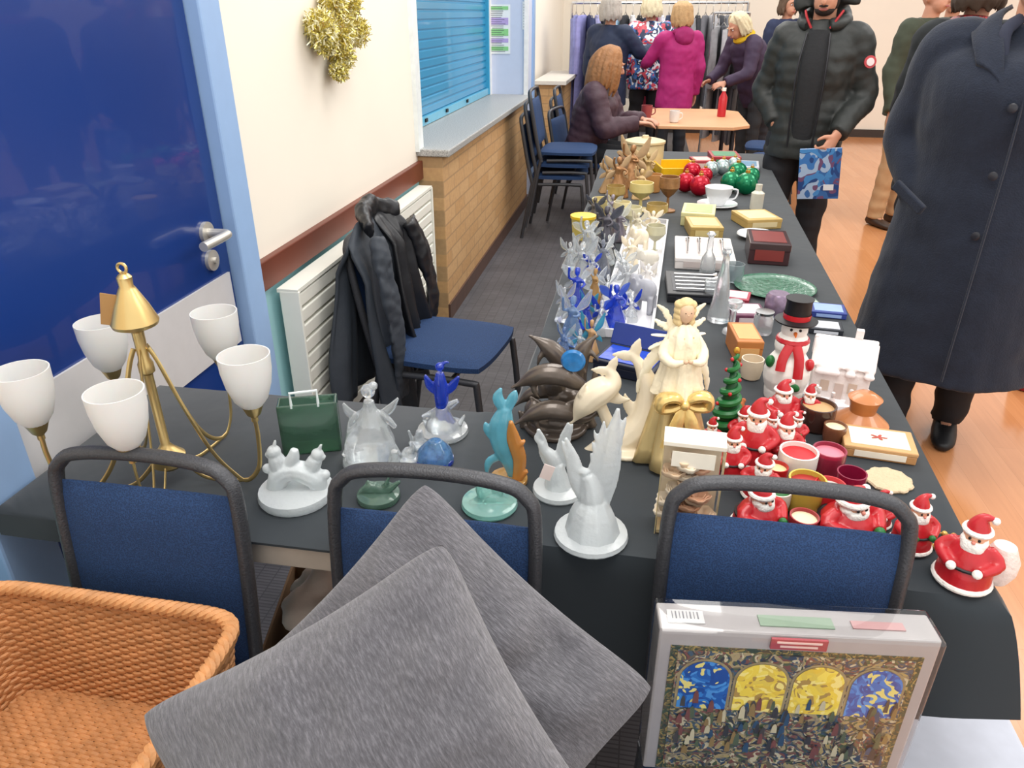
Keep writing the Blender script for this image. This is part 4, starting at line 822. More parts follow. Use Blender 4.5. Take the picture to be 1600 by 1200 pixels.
def santa(u,v,w,vt,rz=0,label='red and white santa ornament',v2=0,body=RED):
    p,ww,h=fit(u,v,w,vt); r=ww/2; e=thing('santa_ornament',label,'ornament',p,rz,'santa ornaments on the stall'); 
    vx=max(.0018,h/42)
    g=[lathe([(0,0),(r*.85,0),(r*.95,h*.08),(r*.9,h*.25),(r*.7,h*.45),(r*.45,h*.6),(0,h*.64)],20)]
    for s in(-1,1): g.append(sweep([(s*r*.5,0,h*.55),(s*r*.95,-r*.15,h*.42),(s*r*.5,-r*.8,h*.36)],[r*.22,r*.24,r*.18],8,res=3))
    fuse('robe',g,body,e,vx,1)
    mk('robe_trim',ring((0,0,h*.07),r*.9,r*.13,24,8),BEARD,e)
    mk('head',join([ell((0,-r*.05,h*.68),(r*.42,r*.42,h*.12))]),FACE,e); mk('nose',ell((0,-r*.5,h*.665),r*.07),M('#d88878',.5),e)
    fuse('beard',[ell((0,-r*.32,h*.57),(r*.4,r*.25,h*.12)),ell((r*.3,-r*.15,h*.63),(r*.16,r*.25,h*.08)),ell((-r*.3,-r*.15,h*.63),(r*.16,r*.25,h*.08)),ell((0,-r*.38,h*.5),(r*.22,r*.15,h*.07)),ell((r*.12,-r*.46,h*.64),(r*.13,r*.07,h*.025),(0,.4,0)),ell((-r*.12,-r*.46,h*.64),(r*.13,r*.07,h*.025),(0,-.4,0))],BEARD,e,vx,1)
    mk('hat',sweep([(0,0,h*.74),(0,0,h*.84),(r*.1,0,h*.93),(r*.35,0,h*.95)],[r*.42,r*.34,r*.18,r*.08],12,res=3),body,e)
    mk('hat_trim',ring((0,0,h*.755),r*.42,r*.1,20,8),BEARD,e); mk('hat_pompom',ell((r*.42,0,h*.93),r*.14),BEARD,e)
    mk('belt',ring((0,0,h*.33),r*.84,r*.07,20,6),BLACK,e)
    for s in(-1,1):
        mk('eye',ell((s*r*.15,-r*.45,h*.7),(r*.05,r*.04,r*.06)),BLACK,e)
        mk('mitten',ell((s*r*.42,-r*.88,h*.36),r*.17),[BEARD,GREEN][v2%2],e)
    return e
santa(1137,742,54,664,.1,'small red santa ornament with white trim'); santa(1172,722,66,618,-.2,'tall santa ornament holding brown teddy bear')
santa(1215,660,56,592,.3,'santa ornament with white beard and hat'); santa(1257,658,38,598,0,'small red santa candle'); santa(1218,722,56,642,.2,'white bearded santa ornament',1)
santa(1186,775,58,706,-.4,'round red santa ornament'); santa(1180,826,80,752,.6,'red santa ornament with ribbon',1); santa(1318,836,100,762,.5,'wide red santa ornament',1); santa(1420,854,62,770,.2,'red santa ornament with green mitten',1)
santa(1500,908,84,800,-.5,'large seated red santa ornament with white beard')
santa(1368,818,44,764,-.3,'tiny red santa ornament'); santa(1156,690,40,632,0,'small red santa candle',1); santa(1200,692,36,640,.2,'little red and white santa ornament',1); santa(1108,700,34,650,.1,'little santa ornament with white beard'); santa(1240,690,34,640,-.2,'little santa ornament in red robe',1)
lat('snowball_ornament','white and red round ornament beside santa','ornament',1552,905,52,850,[(0,0),(.7,.02),(1,.3),(1,.6),(.6,.95),(0,1)],M('#e8d8d0',.6,bump=.6,bs=90),part='ornament_body')
def cup(u,v,w,vt,mat,label,liq=None,hand=True,name='candle_cup',cat='candle holder'):
    p,ww,h=fit(u,v,w,vt); return mug(p,ww/2*(.8 if hand else 1),h,mat,label,cat,hand,random.uniform(-.5,.5),liq,name)
cup(1240,748,58,704,WHITE,'white candle cup with red heart rim',M('#c8242c',.4),False); cup(1252,797,56,748,M('#c9b04a',.4),'yellow glazed candle cup with red wax',M('#a83030',.4),False)
cup(1288,742,50,702,M('#b83a58',.15,trans=.5),'pink glass candle holder',M('#e08090',.4),False); cup(1322,778,44,738,M('#a02048',.15,trans=.4),'crimson glass candle holder',None,False)
cup(1210,800,40,765,M('#e6e0d0',.4),'cream candle cup with green rim',GREEN,False); cup(1208,762,34,728,M('#b41c24',.3),'small red candle cup',M('#e8d8a0',.4),False)
cup(1288,800,46,756,M('#c02a30',.3),'red glazed candle cup',WHITE,False)
cup(1272,668,54,632,M('#5a3c34',.12,trans=.5),'brown glass candle bowl',M('#c8a070',.4),False)
cup(1300,690,34,664,M('#8c5a40',.2,trans=.4),'small amber glass candle holder',CREAM,False); cup(1250,840,44,806,M('#a03038',.3),'low red candle dish',CREAM,False)
p,ww,h=fit(1222,620,70,466); r=ww/2; e=thing('snowman_ornament','tall white snowman with black top hat and red scarf','ornament',p,-.1)
fuse('body',[ell((0,0,h*.26),(r,r,h*.27)),ell((0,0,h*.55),(r*.72,r*.72,h*.16)),lathe([(0,0),(r*.8,0),(r*.85,h*.1),(0,h*.12)],20)],WHITE,e,.003,2)
mk('head',ell((0,0,h*.7),(r*.55,r*.55,h*.12)),WHITE,e)
mk('top_hat',lathe([(0,h*.78),(r*.85,h*.78),(r*.88,h*.795),(r*.55,h*.81),(r*.52,h*.97),(r*.58,h*1.0),(0,h*1.0)],28),BLACK,e); mk('hat_band',lathe([(r*.56,h*.81),(r*.57,h*.86)],28),RED,e)
mk('scarf',join([ring((0,0,h*.6),r*.55,r*.16,24,8),sweep([(r*.1,-r*.6,h*.6),(r*.3,-r*.85,h*.48),(r*.35,-r*1.0,h*.3)],[(r*.2,r*.07)]*3,8,side=(1,0,0),res=3),sweep([(-r*.1,-r*.6,h*.6),(-r*.35,-r*.85,h*.48),(-r*.4,-r*1.0,h*.36)],[(r*.2,r*.07)]*3,8,side=(1,0,0),res=3)]),RED,e)
for s in(-1,1): mk('mitten',ell((s*r*.8,-r*.45,h*.4),(r*.2,r*.2,h*.06)),[GREEN,RED][s>0],e); mk('eye',ell((s*r*.18,-r*.5,h*.73),r*.06),BLACK,e)
mk('nose',sweep([(0,-r*.5,h*.7),(0,-r*.85,h*.69)],[r*.09,r*.02],8),M('#d86a20',.5),e); mk('holly_leaf',ell((r*.3,-r*.9,h*.2),(r*.25,r*.1,h*.04),(0,.5,0)),GREEN,e)
p,ww,h=fit(1132,676,48,548); r=ww/2; e=thing('tree_ornament','green spiral christmas tree candle with red beads','ornament',p)
pts=[];rd_=[]
for i in range(110):
    t=i/109; R_=r*(.75*(1-t)+.1); a_=t*6.28*7; pts.append((R_*math.cos(a_),R_*math.sin(a_),h*(.06+.9*t))); rd_.append(r*.32*(1-t*.6))
mk('tree_foliage',sweep(pts,rd_,8),GREEN,e); mk('trunk',lathe([(0,0),(r*.5,0),(r*.7,h*.05),(r*.4,h*.5),(0,h*.95)],16),M('#174f28',.5),e)
for i in range(4,105,9): mk('bead',ell(V(pts[i])+V((pts[i][0],pts[i][1],0)).normalized()*rd_[i],r*.13,seg=8,rg=6),RED,e)
mk('star',ell((0,0,h),(r*.2,r*.1,r*.25)),GOLD,e)
fuse_p,ww,h=fit(1148,660,36,622); e=thing('teddy_ornament','small brown teddy bear ornament','ornament',fuse_p)
fuse('body',[ell((0,0,h*.3),(ww*.4,ww*.35,h*.3)),ell((0,-.002,h*.72),ww*.3),ell((ww*.22,0,h*.92),ww*.11),ell((-ww*.22,0,h*.92),ww*.11),ell((0,-ww*.28,h*.66),ww*.12),ell((ww*.3,-ww*.25,h*.1),ww*.15),ell((-ww*.3,-ww*.25,h*.1),ww*.15)],M('#b0673a',.8,bump=.6,bs=150),e,.002,1)
# angel
p=P(1046,714,T); F=Fof(p); h=ztop(p,460)-T; e=thing('angel_figurine','gold and cream angel doll with large gold bow','figurine',p,.25)
r=pxr(p,58)
SATIN=M('#d8c088',.28,.45,var=.35,ns=14,bump=.5,bs=18); SHAWL=M('#eee2c4',.55,bump=.7,bs=50)
def wv(a,z): return 1+(.14*math.sin(a*8+z*10)+.06*math.sin(a*15))*(1-z/h)
mk('gown',lathe([(0,0),(r*.75,0),(r*.98,h*.02),(r*.86,h*.1),(r*.72,h*.22),(r*.55,h*.38),(r*.36,h*.56),(r*.26,h*.64),(r*.33,h*.72),(r*.34,h*.78),(r*.14,h*.83),(0,h*.84)],56,wv),SATIN,e,ang=180)
mk('shawl',lathe([(r*.66,h*.44),(r*.55,h*.52),(r*.43,h*.63),(r*.42,h*.73),(r*.36,h*.79),(r*.14,h*.84)],56,lambda a,z:1+.10*math.sin(a*8+z*50)+.04*math.sin(a*19)),SHAWL,e,ang=180)
mk('head',join([ell((0,-r*.05,h*.905),(r*.19,r*.19,h*.062)),ell((0,-r*.24,h*.90),r*.022),sweep([(0,0,h*.82),(0,0,h*.88)],r*.08,10)]),M('#dcb898',.5),e)
for s in(-1,1): mk('eye',ell((s*r*.07,-r*.225,h*.912),r*.015),M('#5a4030',.4),e)
fuse('hair',[ell((r*.20*math.sin(a_),r*.07+r*.16*math.cos(a_),h*(.94-.032*b_)),r*.085) for a_ in [x*.42-2.3 for x in range(12)] for b_ in(0,1,2,3)]+[ell((0,r*.02,h*.95),(r*.2,r*.2,h*.03))],M('#d9c08c',.6,bump=.5,bs=120),e,.0024,0)
for s in(-1,1):
    mk('arm',sweep([(s*r*.3,0,h*.77),(s*r*.5,-r*.12,h*.68),(s*r*.36,-r*.45,h*.65),(s*r*.1,-r*.56,h*.665)],[r*.11,r*.15,r*.12,r*.06],10,res=3),SHAWL,e)
    mk('hand',ell((s*r*.06,-r*.6,h*.67),(r*.06,r*.05,r*.06)),M('#dcb898',.5),e)
    g=[]
    for k in range(7): g.append(sweep([(s*r*.08,r*.22,h*.74),(s*r*(.35+.08*k),r*.36,h*(.86-.06*k)),(s*r*(.62+.05*k),r*.4,h*(.92-.09*k))],[(r*.05,r*.03),(r*.11,r*.03),(r*.05,r*.02)],8,res=3))
    fuse('wing',g,M('#efe6cc',.6),e,.0028,1)
q=V((r*.02,-r*.62,h*.42)); BOW=M('#e8c880',.22,.5,bump=.4,bs=30)
for s in(-1,1):
    mk('bow_loop',sweep([q,q+V((s*.02,-.004,.016)),q+V((s*.042,0,.012)),q+V((s*.044,.004,-.008)),q+V((s*.02,.002,-.010)),q],[(.005,.005),(.012,.010),(.018,.010),(.017,.010),(.010,.008),(.005,.005)],10,side=(0,1,0),res=4),BOW,e)
    mk('bow_tail',sweep([q,q+V((s*.012,-.010,-.03)),q+V((s*.028,-.014,-.085))],[(.006,.002),(.012,.002),(.015,.002)],8,side=(1,0,0),res=3),BOW,e)
mk('bow_knot',ell(q+V((0,-.004,0)),.010),BOW,e)
p=P(1068,826,T); F=Fof(p); w=88*depth(p)/f; h=ztop(p,690)-T; e=thing('gift_box','clear gift box of cream roses with cream lid','box',p,-.05)
mk('clear_box',gbox((0,0,h/2),(w,w*.5,h)),M('#ffffff',.02,trans=1,var=0,ior=1.01,coat=1),e,smooth=False)
mk('back_card',gbox((0,w*.22,h/2),(w*.96,.002,h*.98)),M('#ead9ba',.5),e,smooth=False); mk('inner_base',gbox((0,0,.004),(w*.95,w*.46,.006)),M('#d8c090',.4,.3),e,smooth=False)
mk('box_lid',gbox((0,0,h+.005),(w*1.01,w*.51,.008)),M('#efe8d8',.5),e,smooth=False,bev=.001); mk('label',gbox((0,-w*.256,h*.88),(w*.7,.001,h*.16)),M('#f3ecdc',.5),e,smooth=False)
for sx in(-1,1): mk('gold_edge',gbox((sx*w*.5,-w*.25,h*.5),(.0015,.0015,h)),M('#d8c490',.3,.3),e,smooth=False)
ra=random.Random(9)
for i in range(16):
    c=V((ra.uniform(-.36,.36)*w,ra.uniform(-.12,.08)*w,.008+h*.048*i))
    mk('rose',join([lathe([(0,0),(.009+.004*k,.002*k),(.012+.004*k,.012),(.011+.004*k,.014),(.006+.003*k,.004)],16,lambda a,z:1+.12*math.sin(a*5+k)) for k in range(3)]),M(['#e6c9a8','#d8a888','#efe0c8'][i%3],.6),e,loc=c,ang=180)
def opn(e,w,d,h):
    mk('satin_lining',gbox((0,0,h+.001),(w*.86,d*.8,.002)),M('#1c44b8',.3,bump=.5,bs=30),e,smooth=False)
    mk('raised_lid',rot(gbox((0,d/2,h+d*.25),(w,.008,d*.5)),(-.5,0,0),(0,d/2,h)),M('#14307c',.4),e,smooth=False,bev=.002)
gbx('jewellery_box','open navy box with bright blue satin lining','box',985,578,100,.035,.11,M('#10162a',.5),-.35,top=opn)
def coast(e,w,d,h): 
    mk('decal',([V((w*.13*math.cos(a_)*(.6+.4*math.cos(a_*5)),d*.13*math.sin(a_)*(.6+.4*math.cos(a_*5)),h+.0025)) for a_ in [x*math.pi/20 for x in range(40)]],[tuple(range(40))]),M('#b0483c',.5),e,smooth=False)
gbx('coaster_box','wooden boxed set of cream floral coasters','box',1368,702,104,.026,.09,M('#b98a58',.5),-.12,lidm=M('#c49a68',.5),labm=M('#f0ead8',.35,coat=.4),top=coast)
p=P(1388,752,T); e=tag(mk('lace_mat',lathe([(0,.004)]+[(.008*k,.004+.0015*(k%2)) for k in range(1,6)]+[(.042,.003),(.041,0),(0,0)],32,lambda a,z:1+.05*math.sin(a*10)),M('#c8b494',.7,bump=.8,bs=160),loc=p),'round beige crocheted mat','mat')
p=P(1458,846,T); g=[ell((.05*math.cos(i*.27)*(1+.1*math.sin(i)),.02*math.sin(i*.27),.005),.0052,seg=8,rg=6) for i in range(23)]
tag(mk('bead_necklace',join(g+[sweep([(.05*math.cos(i*.27)*(1+.1*math.sin(i)),.02*math.sin(i*.27),.005) for i in range(23)],.001,6)]),M('#c9a45c',.3,.5),loc=p),'string of gold beads','necklace')
lat('wooden_stand','turned orange wooden candle stand','candle holder',1342,665,84,614,[(0,0),(1,0),(1,.12),(.8,.25),(.45,.45),(.5,.7),(.6,.85),(.3,1),(0,1)],M('#b87440',.35,var=.25,coat=.4))
p,ww,h=fit(1305,616,82,528); e=thing('house_ornament','white ceramic cottage ornament with snow roof','ornament',p,-.2)
a_=ww/2; hh=h*.5; PORC=M('#e6dfdc',.5,var=.12,ns=30,bump=.5,bs=60); vs=[V((-a_,-a_*.7,0)),V((a_,-a_*.7,0)),V((a_,a_*.7,0)),V((-a_,a_*.7,0)),V((-a_,-a_*.7,hh)),V((a_,-a_*.7,hh)),V((a_,a_*.7,hh)),V((-a_,a_*.7,hh)),V((-a_,0,h)),V((a_,0,h))]
mk('cottage_walls',(vs,[(0,3,2,1),(0,1,5,4),(2,3,7,6),(1,2,6,9,5),(3,0,4,8,7),(4,5,9,8),(6,7,8,9)]),PORC,e,smooth=False,bev=.003)
fuse('snow_roof',[rot(gbox((0,s*a_*.4,(h+hh)/2+.003),(ww*1.1,a_*1.05,.012)),(-s*math.atan2(h-hh,a_*.7),0,0),(0,s*a_*.4,(h+hh)/2+.003)) for s in(-1,1)]+[ell((random.uniform(-.5,.5)*ww,-a_*.75,hh+.002),(.012,.008,.008)) for _ in range(8)],M('#efe8e6',.5,bump=.5,bs=50),e,.003,2)
for x in(-.5,.45): mk('window',gbox((x*a_,-a_*.71,hh*.55),(a_*.3,.003,hh*.35)),M('#c8b4a4',.4),e,smooth=False)
mk('door',gbox((0,-a_*.71,hh*.35),(a_*.3,.004,hh*.65)),M('#c8b8b0',.5),e,smooth=False); mk('chimney',gbox((a_*.4,a_*.2,h),(a_*.25,a_*.25,h*.25)),PORC,e,smooth=False)
mk('snowy_base',lathe([(0,0),(ww*.68,0),(ww*.66,.008),(0,.012)],24,lambda a,z:1+.05*math.sin(a*6)),M('#efeef2',.6),e)
for i,(du,dv,hh_) in enumerate([(-30,18,24),(-8,22,20),(20,20,22)]): lat('figure_ornament','tiny white nativity style figure ornament','ornament',1305+du,616+dv,14,616+dv-hh_-6,[(0,0),(1,0),(.8,.3),(.5,.6),(.35,.65),(.5,.8),(.4,.95),(0,1)],PORC,part='figure_body')
gbx('picture_box','orange wooden trinket box with white figure','box',1160,552,40,.06,.13,M('#b8743c',.45),.1,labm=M('#d8a468',.5))
gbx('trinket_box','purple foil gift box','box',1166,498,50,.03,.10,M('#6c3c54',.4,var=.4,ns=60),.1,labm=M('#d8c8cc',.3)); gbx('trinket_box','red foil gift box with pale print','box',1150,470,40,.02,.08,M('#a83a4c',.4,var=.4,ns=60),-.2,labm=M('#d8c8cc',.3))
lat('candle_jar','silver and purple candle jar','candle holder',1212,492,38,458,[(0,0),(.9,0),(1,.1),(1,.85),(.8,1),(0,1)],M('#8c7a90',.3,.5,var=.5,ns=60)); 
lat('candle_jar','clear glass jar with silver lid','candle holder',1190,520,30,490,[(0,0),(.9,0),(1,.1),(1,.85),(.8,1),(0,1)],CLR,lid=('lid',[(.9,1),(.95,1.12),(0,1.14)],CHROME))
gbx('card_box','small blue boxed playing cards','box',1292,490,52,.018,.08,M('#2c3c84',.4),-.1,labm=M('#8fa8d8',.4)); gbx('card_box','small black and white boxed cards','box',1288,516,50,.016,.07,M('#20242c',.4),-.1,labm=M('#c8ccd4',.4)); gbx('card_box','small dark green boxed cards','box',1262,478,34,.014,.06,M('#24443c',.4),.2,labm=M('#a8b8a8',.4))
p=P(1210,452,T); e=thing('glass_plate','round dark green embossed glass plate','plate',p); r=pxr(p,62)
mk('plate',lathe([(0,.004)]+[(r*k/12,.004+.002*(k%2)) for k in range(1,11)]+[(r*.92,.007),(r,.012),(r*.99,.013),(r*.9,.004),(r*.6,0),(0,0)],48,lambda a,z:1+.015*math.sin(a*24)),M('#41705a',.2,trans=.1,var=.5,ns=70,bump=.5,bs=60),e)
def sv(e,w,d,h):
    for i in range(5): mk('cutlery_piece',sweep([(-w*.35,-d*.35+.035*i,h+.006),(w*.3,-d*.35+.035*i,h+.006),(w*.38,-d*.35+.035*i,h+.006)],[.003,.003,.009],8),CHROME,e)
gbx('cutlery_box','black presentation box of silver cutlery','box',1085,456,90,.03,.22,M('#1a1b20',.4),.02,labm=M('#2a2c34',.4),top=sv)
def sv2(e,w,d,h):
    for i in range(4): mk('teaspoon',sweep([(-w*.3+i*.04,-d*.3,h+.006),(-w*.28+i*.04,d*.2,h+.008),(-w*.28+i*.04,d*.3,h+.006)],[.003,.003,.008],8),CHROME,e)
gbx('gift_set','white boxed gift set with clear window','box',1098,404,88,.04,.28,M('#e4dedb',.45),-.02,labm=M('#c8bcb8',.3),top=sv2)
gbx('chocolate_box','black and red printed box','box',1196,402,60,.075,.19,M('#3c2426',.3,coat=.4),-.05,labm=M('#7c3430',.35))
lat('side_plate','small white china plate','plate',1182,372,62,364,[(0,0),(.6,0),(1,.8),(.97,1),(.6,.3),(0,.25)],M('#dfe2e6',.2,coat=.5))
gbx('card_box','yellow decorated card box with brush','box',1180,350,56,.04,.17,M('#c0a060',.5),.3,labm=M('#e0cc9c',.5)); gbx('soap_box','gold wrapped soap box','box',1098,364,50,.045,.17,M('#b89c5c',.4,.2),.1,labm=M('#d0bc80',.4)); gbx('soap_box','cream green patterned box','box',1090,346,50,.055,.18,M('#d0cc98',.5),-.1,labm=M('#a4b078',.4))
lat('perfume_bottle','small pale glass perfume bottle','bottle',1181,326,20,288,[(0,0),(1,0),(1,.65),(.5,.75),(.5,1),(0,1)],M('#e0dccc',.2,trans=.2))
p=P(1120,322,T); e=thing('teacup','white china teacup on saucer','cup',p+V((0,0,.008)),.3); mk('saucer',lathe([(0,-.007),(.045,-.007),(.09,.004),(.089,.007),(.045,-.003),(0,-.003)],28),M('#e4e6e8',.2,coat=.5),e)
mk('cup_body',lathe([(0,-.002),(.03,-.002),(.04,.015),(.055,.045),(.062,.078),(.058,.078),(.05,.04),(.025,.01),(0,.008)],28),M('#e8eaec',.2,coat=.5),e); mk('handle',sweep([(.055,0,.065),(.09,0,.06),(.082,0,.025),(.045,0,.02)],.004,8,res=3),M('#e8eaec',.2,coat=.5),e)
lat('decanter','tall ribbed clear glass tower bottle','bottle',1122,500,34,388,[(0,0),(1,0),(1,.1),(.75,.3),(.6,.55),(.35,.75),(.3,.9),(.45,.95),(.3,1),(0,1)],CLR,wob=lambda a,z:1+.05*math.sin(a*12))
lat('decanter','slim clear glass bottle with stopper','bottle',1104,430,24,362,[(0,0),(1,0),(1,.1),(.9,.4),(.4,.55),(.35,.9),(.6,.95),(.3,1),(0,1)],CLR)
lat('glass_vase','clear cut glass candlestick','vase',1142,520,28,470,[(0,0),(1,0),(.9,.1),(.3,.2),(.3,.7),(.8,.85),(.8,1),(0,1)],CLR); cup(1115,470,34,440,CLR,'clear cut glass tumbler',None,False,'tumbler','glass'); cup(1145,440,30,412,M('#c8d4d8',.1,trans=.8),'pale glass tumbler',None,False,'tumbler','glass'); cup(1172,590,34,560,M('#d8c8b0',.4),'small cream pottery dish',None,False,'dish','dish')
def bauble(u,v,rp,mat,label):
    p=P(u,v,T); r=pxr(p,rp); e=thing('bauble',label,'bauble',p,group='glass baubles'); mk('ball',ell((0,0,r),r,seg=24,rg=16),mat,e); mk('cap',mv(lathe([(0,0),(r*.22,0),(r*.22,r*.2),(0,r*.2)],12),(0,0,r*1.95)),GOLD,e); mk('loop',mv(rot(ring((0,0,0),r*.12,r*.03,12,6),(math.pi/2,0,0)),(0,0,r*2.25)),GOLD,e)
RB=M('#b8142c',.15,.4,var=.3,ns=12); GB=M('#147a50',.15,.4,var=.3,ns=12)
for u,v,r in [(1070,300,15),(1092,306,16),(1080,282,14),(1100,286,12)]: bauble(u,v,r,RB,'shiny red glass bauble')
for u,v,r in [(1140,300,16),(1164,304,17),(1150,284,15),(1172,288,13)]: bauble(u,v,r,GB,'shiny green glass bauble')
for u,v,r in [(1110,276,12),(1128,273,12),(1146,268,11)]: bauble(u,v,r,M('#b8c8c8',.1,.6),'silver glass bauble')
p=P(1055,272,T); e=thing('toy_tray','bright yellow plastic tray','tray',p,.2)
mk('tray_body',join([gbox((0,0,.005),(.2,.26,.01)),gbox((-.1,0,.03),(.01,.26,.05)),gbox((.1,0,.03),(.01,.26,.05)),gbox((0,-.13,.03),(.2,.01,.05)),gbox((0,.13,.03),(.2,.01,.05))]),M('#e0b010',.4),e,smooth=False,bev=.003)
gbx('biscuit_tin','red and green printed flat box','box',1130,254,44,.05,.22,M('#a8343c',.4),.05,labm=M('#4c8c64',.4)); gbx('card_box','flat white box with blue print','box',1165,264,38,.03,.2,M('#c8ccd4',.4),-.1,labm=M('#5c8cac',.4)); gbx('card_box','small red carton box','box',1095,262,30,.05,.14,M('#b04048',.4),.2,labm=M('#e0c0b8',.4))
lat('storage_jar','beige ceramic storage jar with lid','jar',1005,262,62,218,[(0,0),(.85,0),(.95,.08),(.95,.85),(.9,.9),(0,.9)],M('#c0ae84',.5),lid=('lid',[(1,.9),(1,.97),(.7,1.03),(.2,1.06),(.15,1.15),(0,1.16)],M('#cdbb92',.5)))
lat('storage_pot','yellow plastic pot with bright lid','pot',910,372,38,340,[(0,0),(.8,0),(.95,.9),(1,1),(.9,1),(.75,.1),(0,.1)],M('#d0bc60',.5),extra=[('lid',[(0,1),(1.05,1),(1.05,1.12),(0,1.15)],M('#e8c020',.4))])
def gob(u,v,w,vt,mat,label,name='goblet'): return lat(name,label,'glass',u,v,w,vt,[(0,0),(.8,0),(.8,.04),(.15,.1),(.12,.4),(.5,.5),(1,.7),(.95,1),(.88,1),(.9,.72),(.4,.55),(0,.52)],mat)
AMB=M('#d0b878',.15,trans=.6,var=.3); COP=M('#9a7048',.4,.4,var=.4,ns=60,bump=.5,bs=60)
gob(1000,328,38,285,M('#d0c080',.3),'yellow glazed goblet'); gob(1042,330,32,276,COP,'copper lustre goblet'); gob(960,330,30,290,AMB,'amber glass goblet'); gob(1024,356,34,318,AMB,'amber glass goblet'); gob(985,358,32,323,M('#c8c2a0',.3),'pale green goblet'); gob(1022,394,30,352,M('#d8d4b8',.2,trans=.4),'pale glass goblet'); gob(970,352,28,315,M('#d8cca0',.3),'cream glazed goblet')
cup(940,338,40,310,M('#ccbc80',.4),'yellow stoneware mug',None,True,'mug','mug'); cup(1020,300,32,272,M('#b8844c',.4),'tan stoneware mug',None,True,'mug','mug')
def fairy(u,v,w,vt,m1,m2,label):
    w*=1.12; vt-=4
    p,ww,h=fit(u,v,w,vt); r=ww/2; e=thing('fairy_figurine',label,'figurine',p,random.uniform(-.6,.6)); k1,k2,k3=[random.uniform(.85,1.15) for _ in range(3)]
    fuse('figure',[lathe([(0,0),(r*.8*k1,0),(r*.65,h*.2),(r*.35*k2,h*.45),(r*.25,h*.55),(r*.3,h*.68),(0,h*.76)],14,lambda a,z:1+.1*math.sin(a*5+z*40)),ell((0,0,h*.84),(r*.18,r*.18,h*.09)),ell((0,r*.08,h*.88),(r*.2,r*.2,h*.07)),sweep([(r*.25,0,h*.68),(r*.5,-r*.3*k3,h*.6),(r*.2,-r*.5,h*.55*k2)],[r*.09]*3,8,res=2),sweep([(-r*.25,0,h*.68),(-r*.5,-r*.2,h*.75*k3),(-r*.5,-r*.3,h*.95*k1)],[r*.09]*3,8,res=2)],m1,e,max(.003,h/40),1)
    for s in(-1,1): mk('wing',join([sweep([(s*r*.1,r*.15,h*.62),(s*r*.6,r*.3,h*.8),(s*r*.95,r*.35,h*.98*k2)],[(r*.05,r*.03),(r*.26,r*.03),(r*.06,r*.02)],10,side=(0,0,1),res=4),sweep([(s*r*.1,r*.15,h*.62),(s*r*.55,r*.3,h*.5),(s*r*.8*k1,r*.35,h*.4)],[(r*.05,r*.03),(r*.2,r*.03),(r*.05,r*.02)],10,side=(0,0,1),res=4)]),m2,e)
    return e
WG=M('#bfa27c',.4,.25,var=.3)
fairy(985,292,44,226,COP,WG,'copper coloured fairy figurine with wings'); fairy(965,307,40,245,COP,WG,'bronze fairy figurine with spread wings'); fairy(1010,284,34,240,M('#b09460',.4,.3),M('#d0b488',.4),'golden fairy figurine'); fairy(950,300,32,255,M('#a08058',.45,.2),WG,'tan resin fairy figurine'); fairy(1000,310,30,265,M('#c8a878',.5),WG,'cream and tan fairy figurine'); fairy(975,282,30,235,M('#8a6448',.5),WG,'brown resin fairy figurine')
DG=M('#6a6e7c',.12,trans=.6,var=.4,ns=40)
for a_ in [(945,388,44,322,M('#4a4850',.3,.3,var=.5),DG,'dark pewter fairy figurine'),(965,376,34,325,M('#6c6670',.3,.3),CLR,'grey glass fairy figurine'),(915,404,40,345,CLR,CLR,'clear glass angel figurine'),
 (908,442,40,378,CLR,CLR,'clear glass dancer figurine'),(940,432,34,375,M('#9aa0b0',.12,trans=.7),CLR,'smoky glass angel figurine'),(900,482,44,418,BLUEG,CLR,'blue and clear glass angel'),(893,535,48,462,M('#8cacd8',.1,trans=.65),CLR,'tall blue glass angel figurine'),(928,472,30,420,M('#c89c5c',.2,trans=.4),CLR,'amber glass figurine'),
 (960,512,46,445,BLUEG,M('#5c7ce0',.1,trans=.6),'cobalt blue glass angel figurine'),(938,522,34,470,CLR,BLUEG,'clear glass angel with blue wings'),(972,442,34,395,CLR,CLR,'clear glass fairy figurine'),(922,560,34,500,M('#b08c64',.4),AQUA,'small brown and turquoise fairy'),
 (928,350,30,310,M('#5c5650',.4,.3),DG,'small dark pewter fairy figurine'),(955,350,28,305,M('#8c8490',.3,.2),CLR,'small grey fairy figurine'),(890,420,28,380,CLR,CLR,'small clear glass fairy'),(925,400,28,352,CLR,CLR,'clear crystal angel figurine'),(950,412,26,368,CLR,DG,'clear crystal fairy with dark wings'),(925,445,28,398,CLR,BLUEG,'clear glass fairy with blue wings'),
 (915,510,30,462,BLUEG,AQUA,'deep blue glass angel figurine'),(880,500,30,450,CLR,CLR,'clear glass angel with tall wings'),(905,562,32,515,CLR,AQUA,'clear and turquoise glass fairy'),(880,560,30,512,M('#7c9cd0',.1,trans=.65),CLR,'pale blue glass fairy'),(948,478,28,430,CLR,CLR,'small clear glass dancer'),(985,505,28,462,CLR,BLUEG,'clear glass fairy beside tray')]: fairy(*a_)
q1,q2,q3,q4=P(925,528,T),P(1022,528,T),P(1038,350,T),P(990,350,T)
tc=(q1+q2+q3+q4)/4; tw_=((q2-q1).length+(q3-q4).length)/2; tl=((q4-q1).length+(q3-q2).length)/2; azr=math.atan2((q4+q3-q1-q2).x,(q4+q3-q1-q2).y)
e=thing('display_tray','long white tray holding small figurines','tray',tc,-azr)
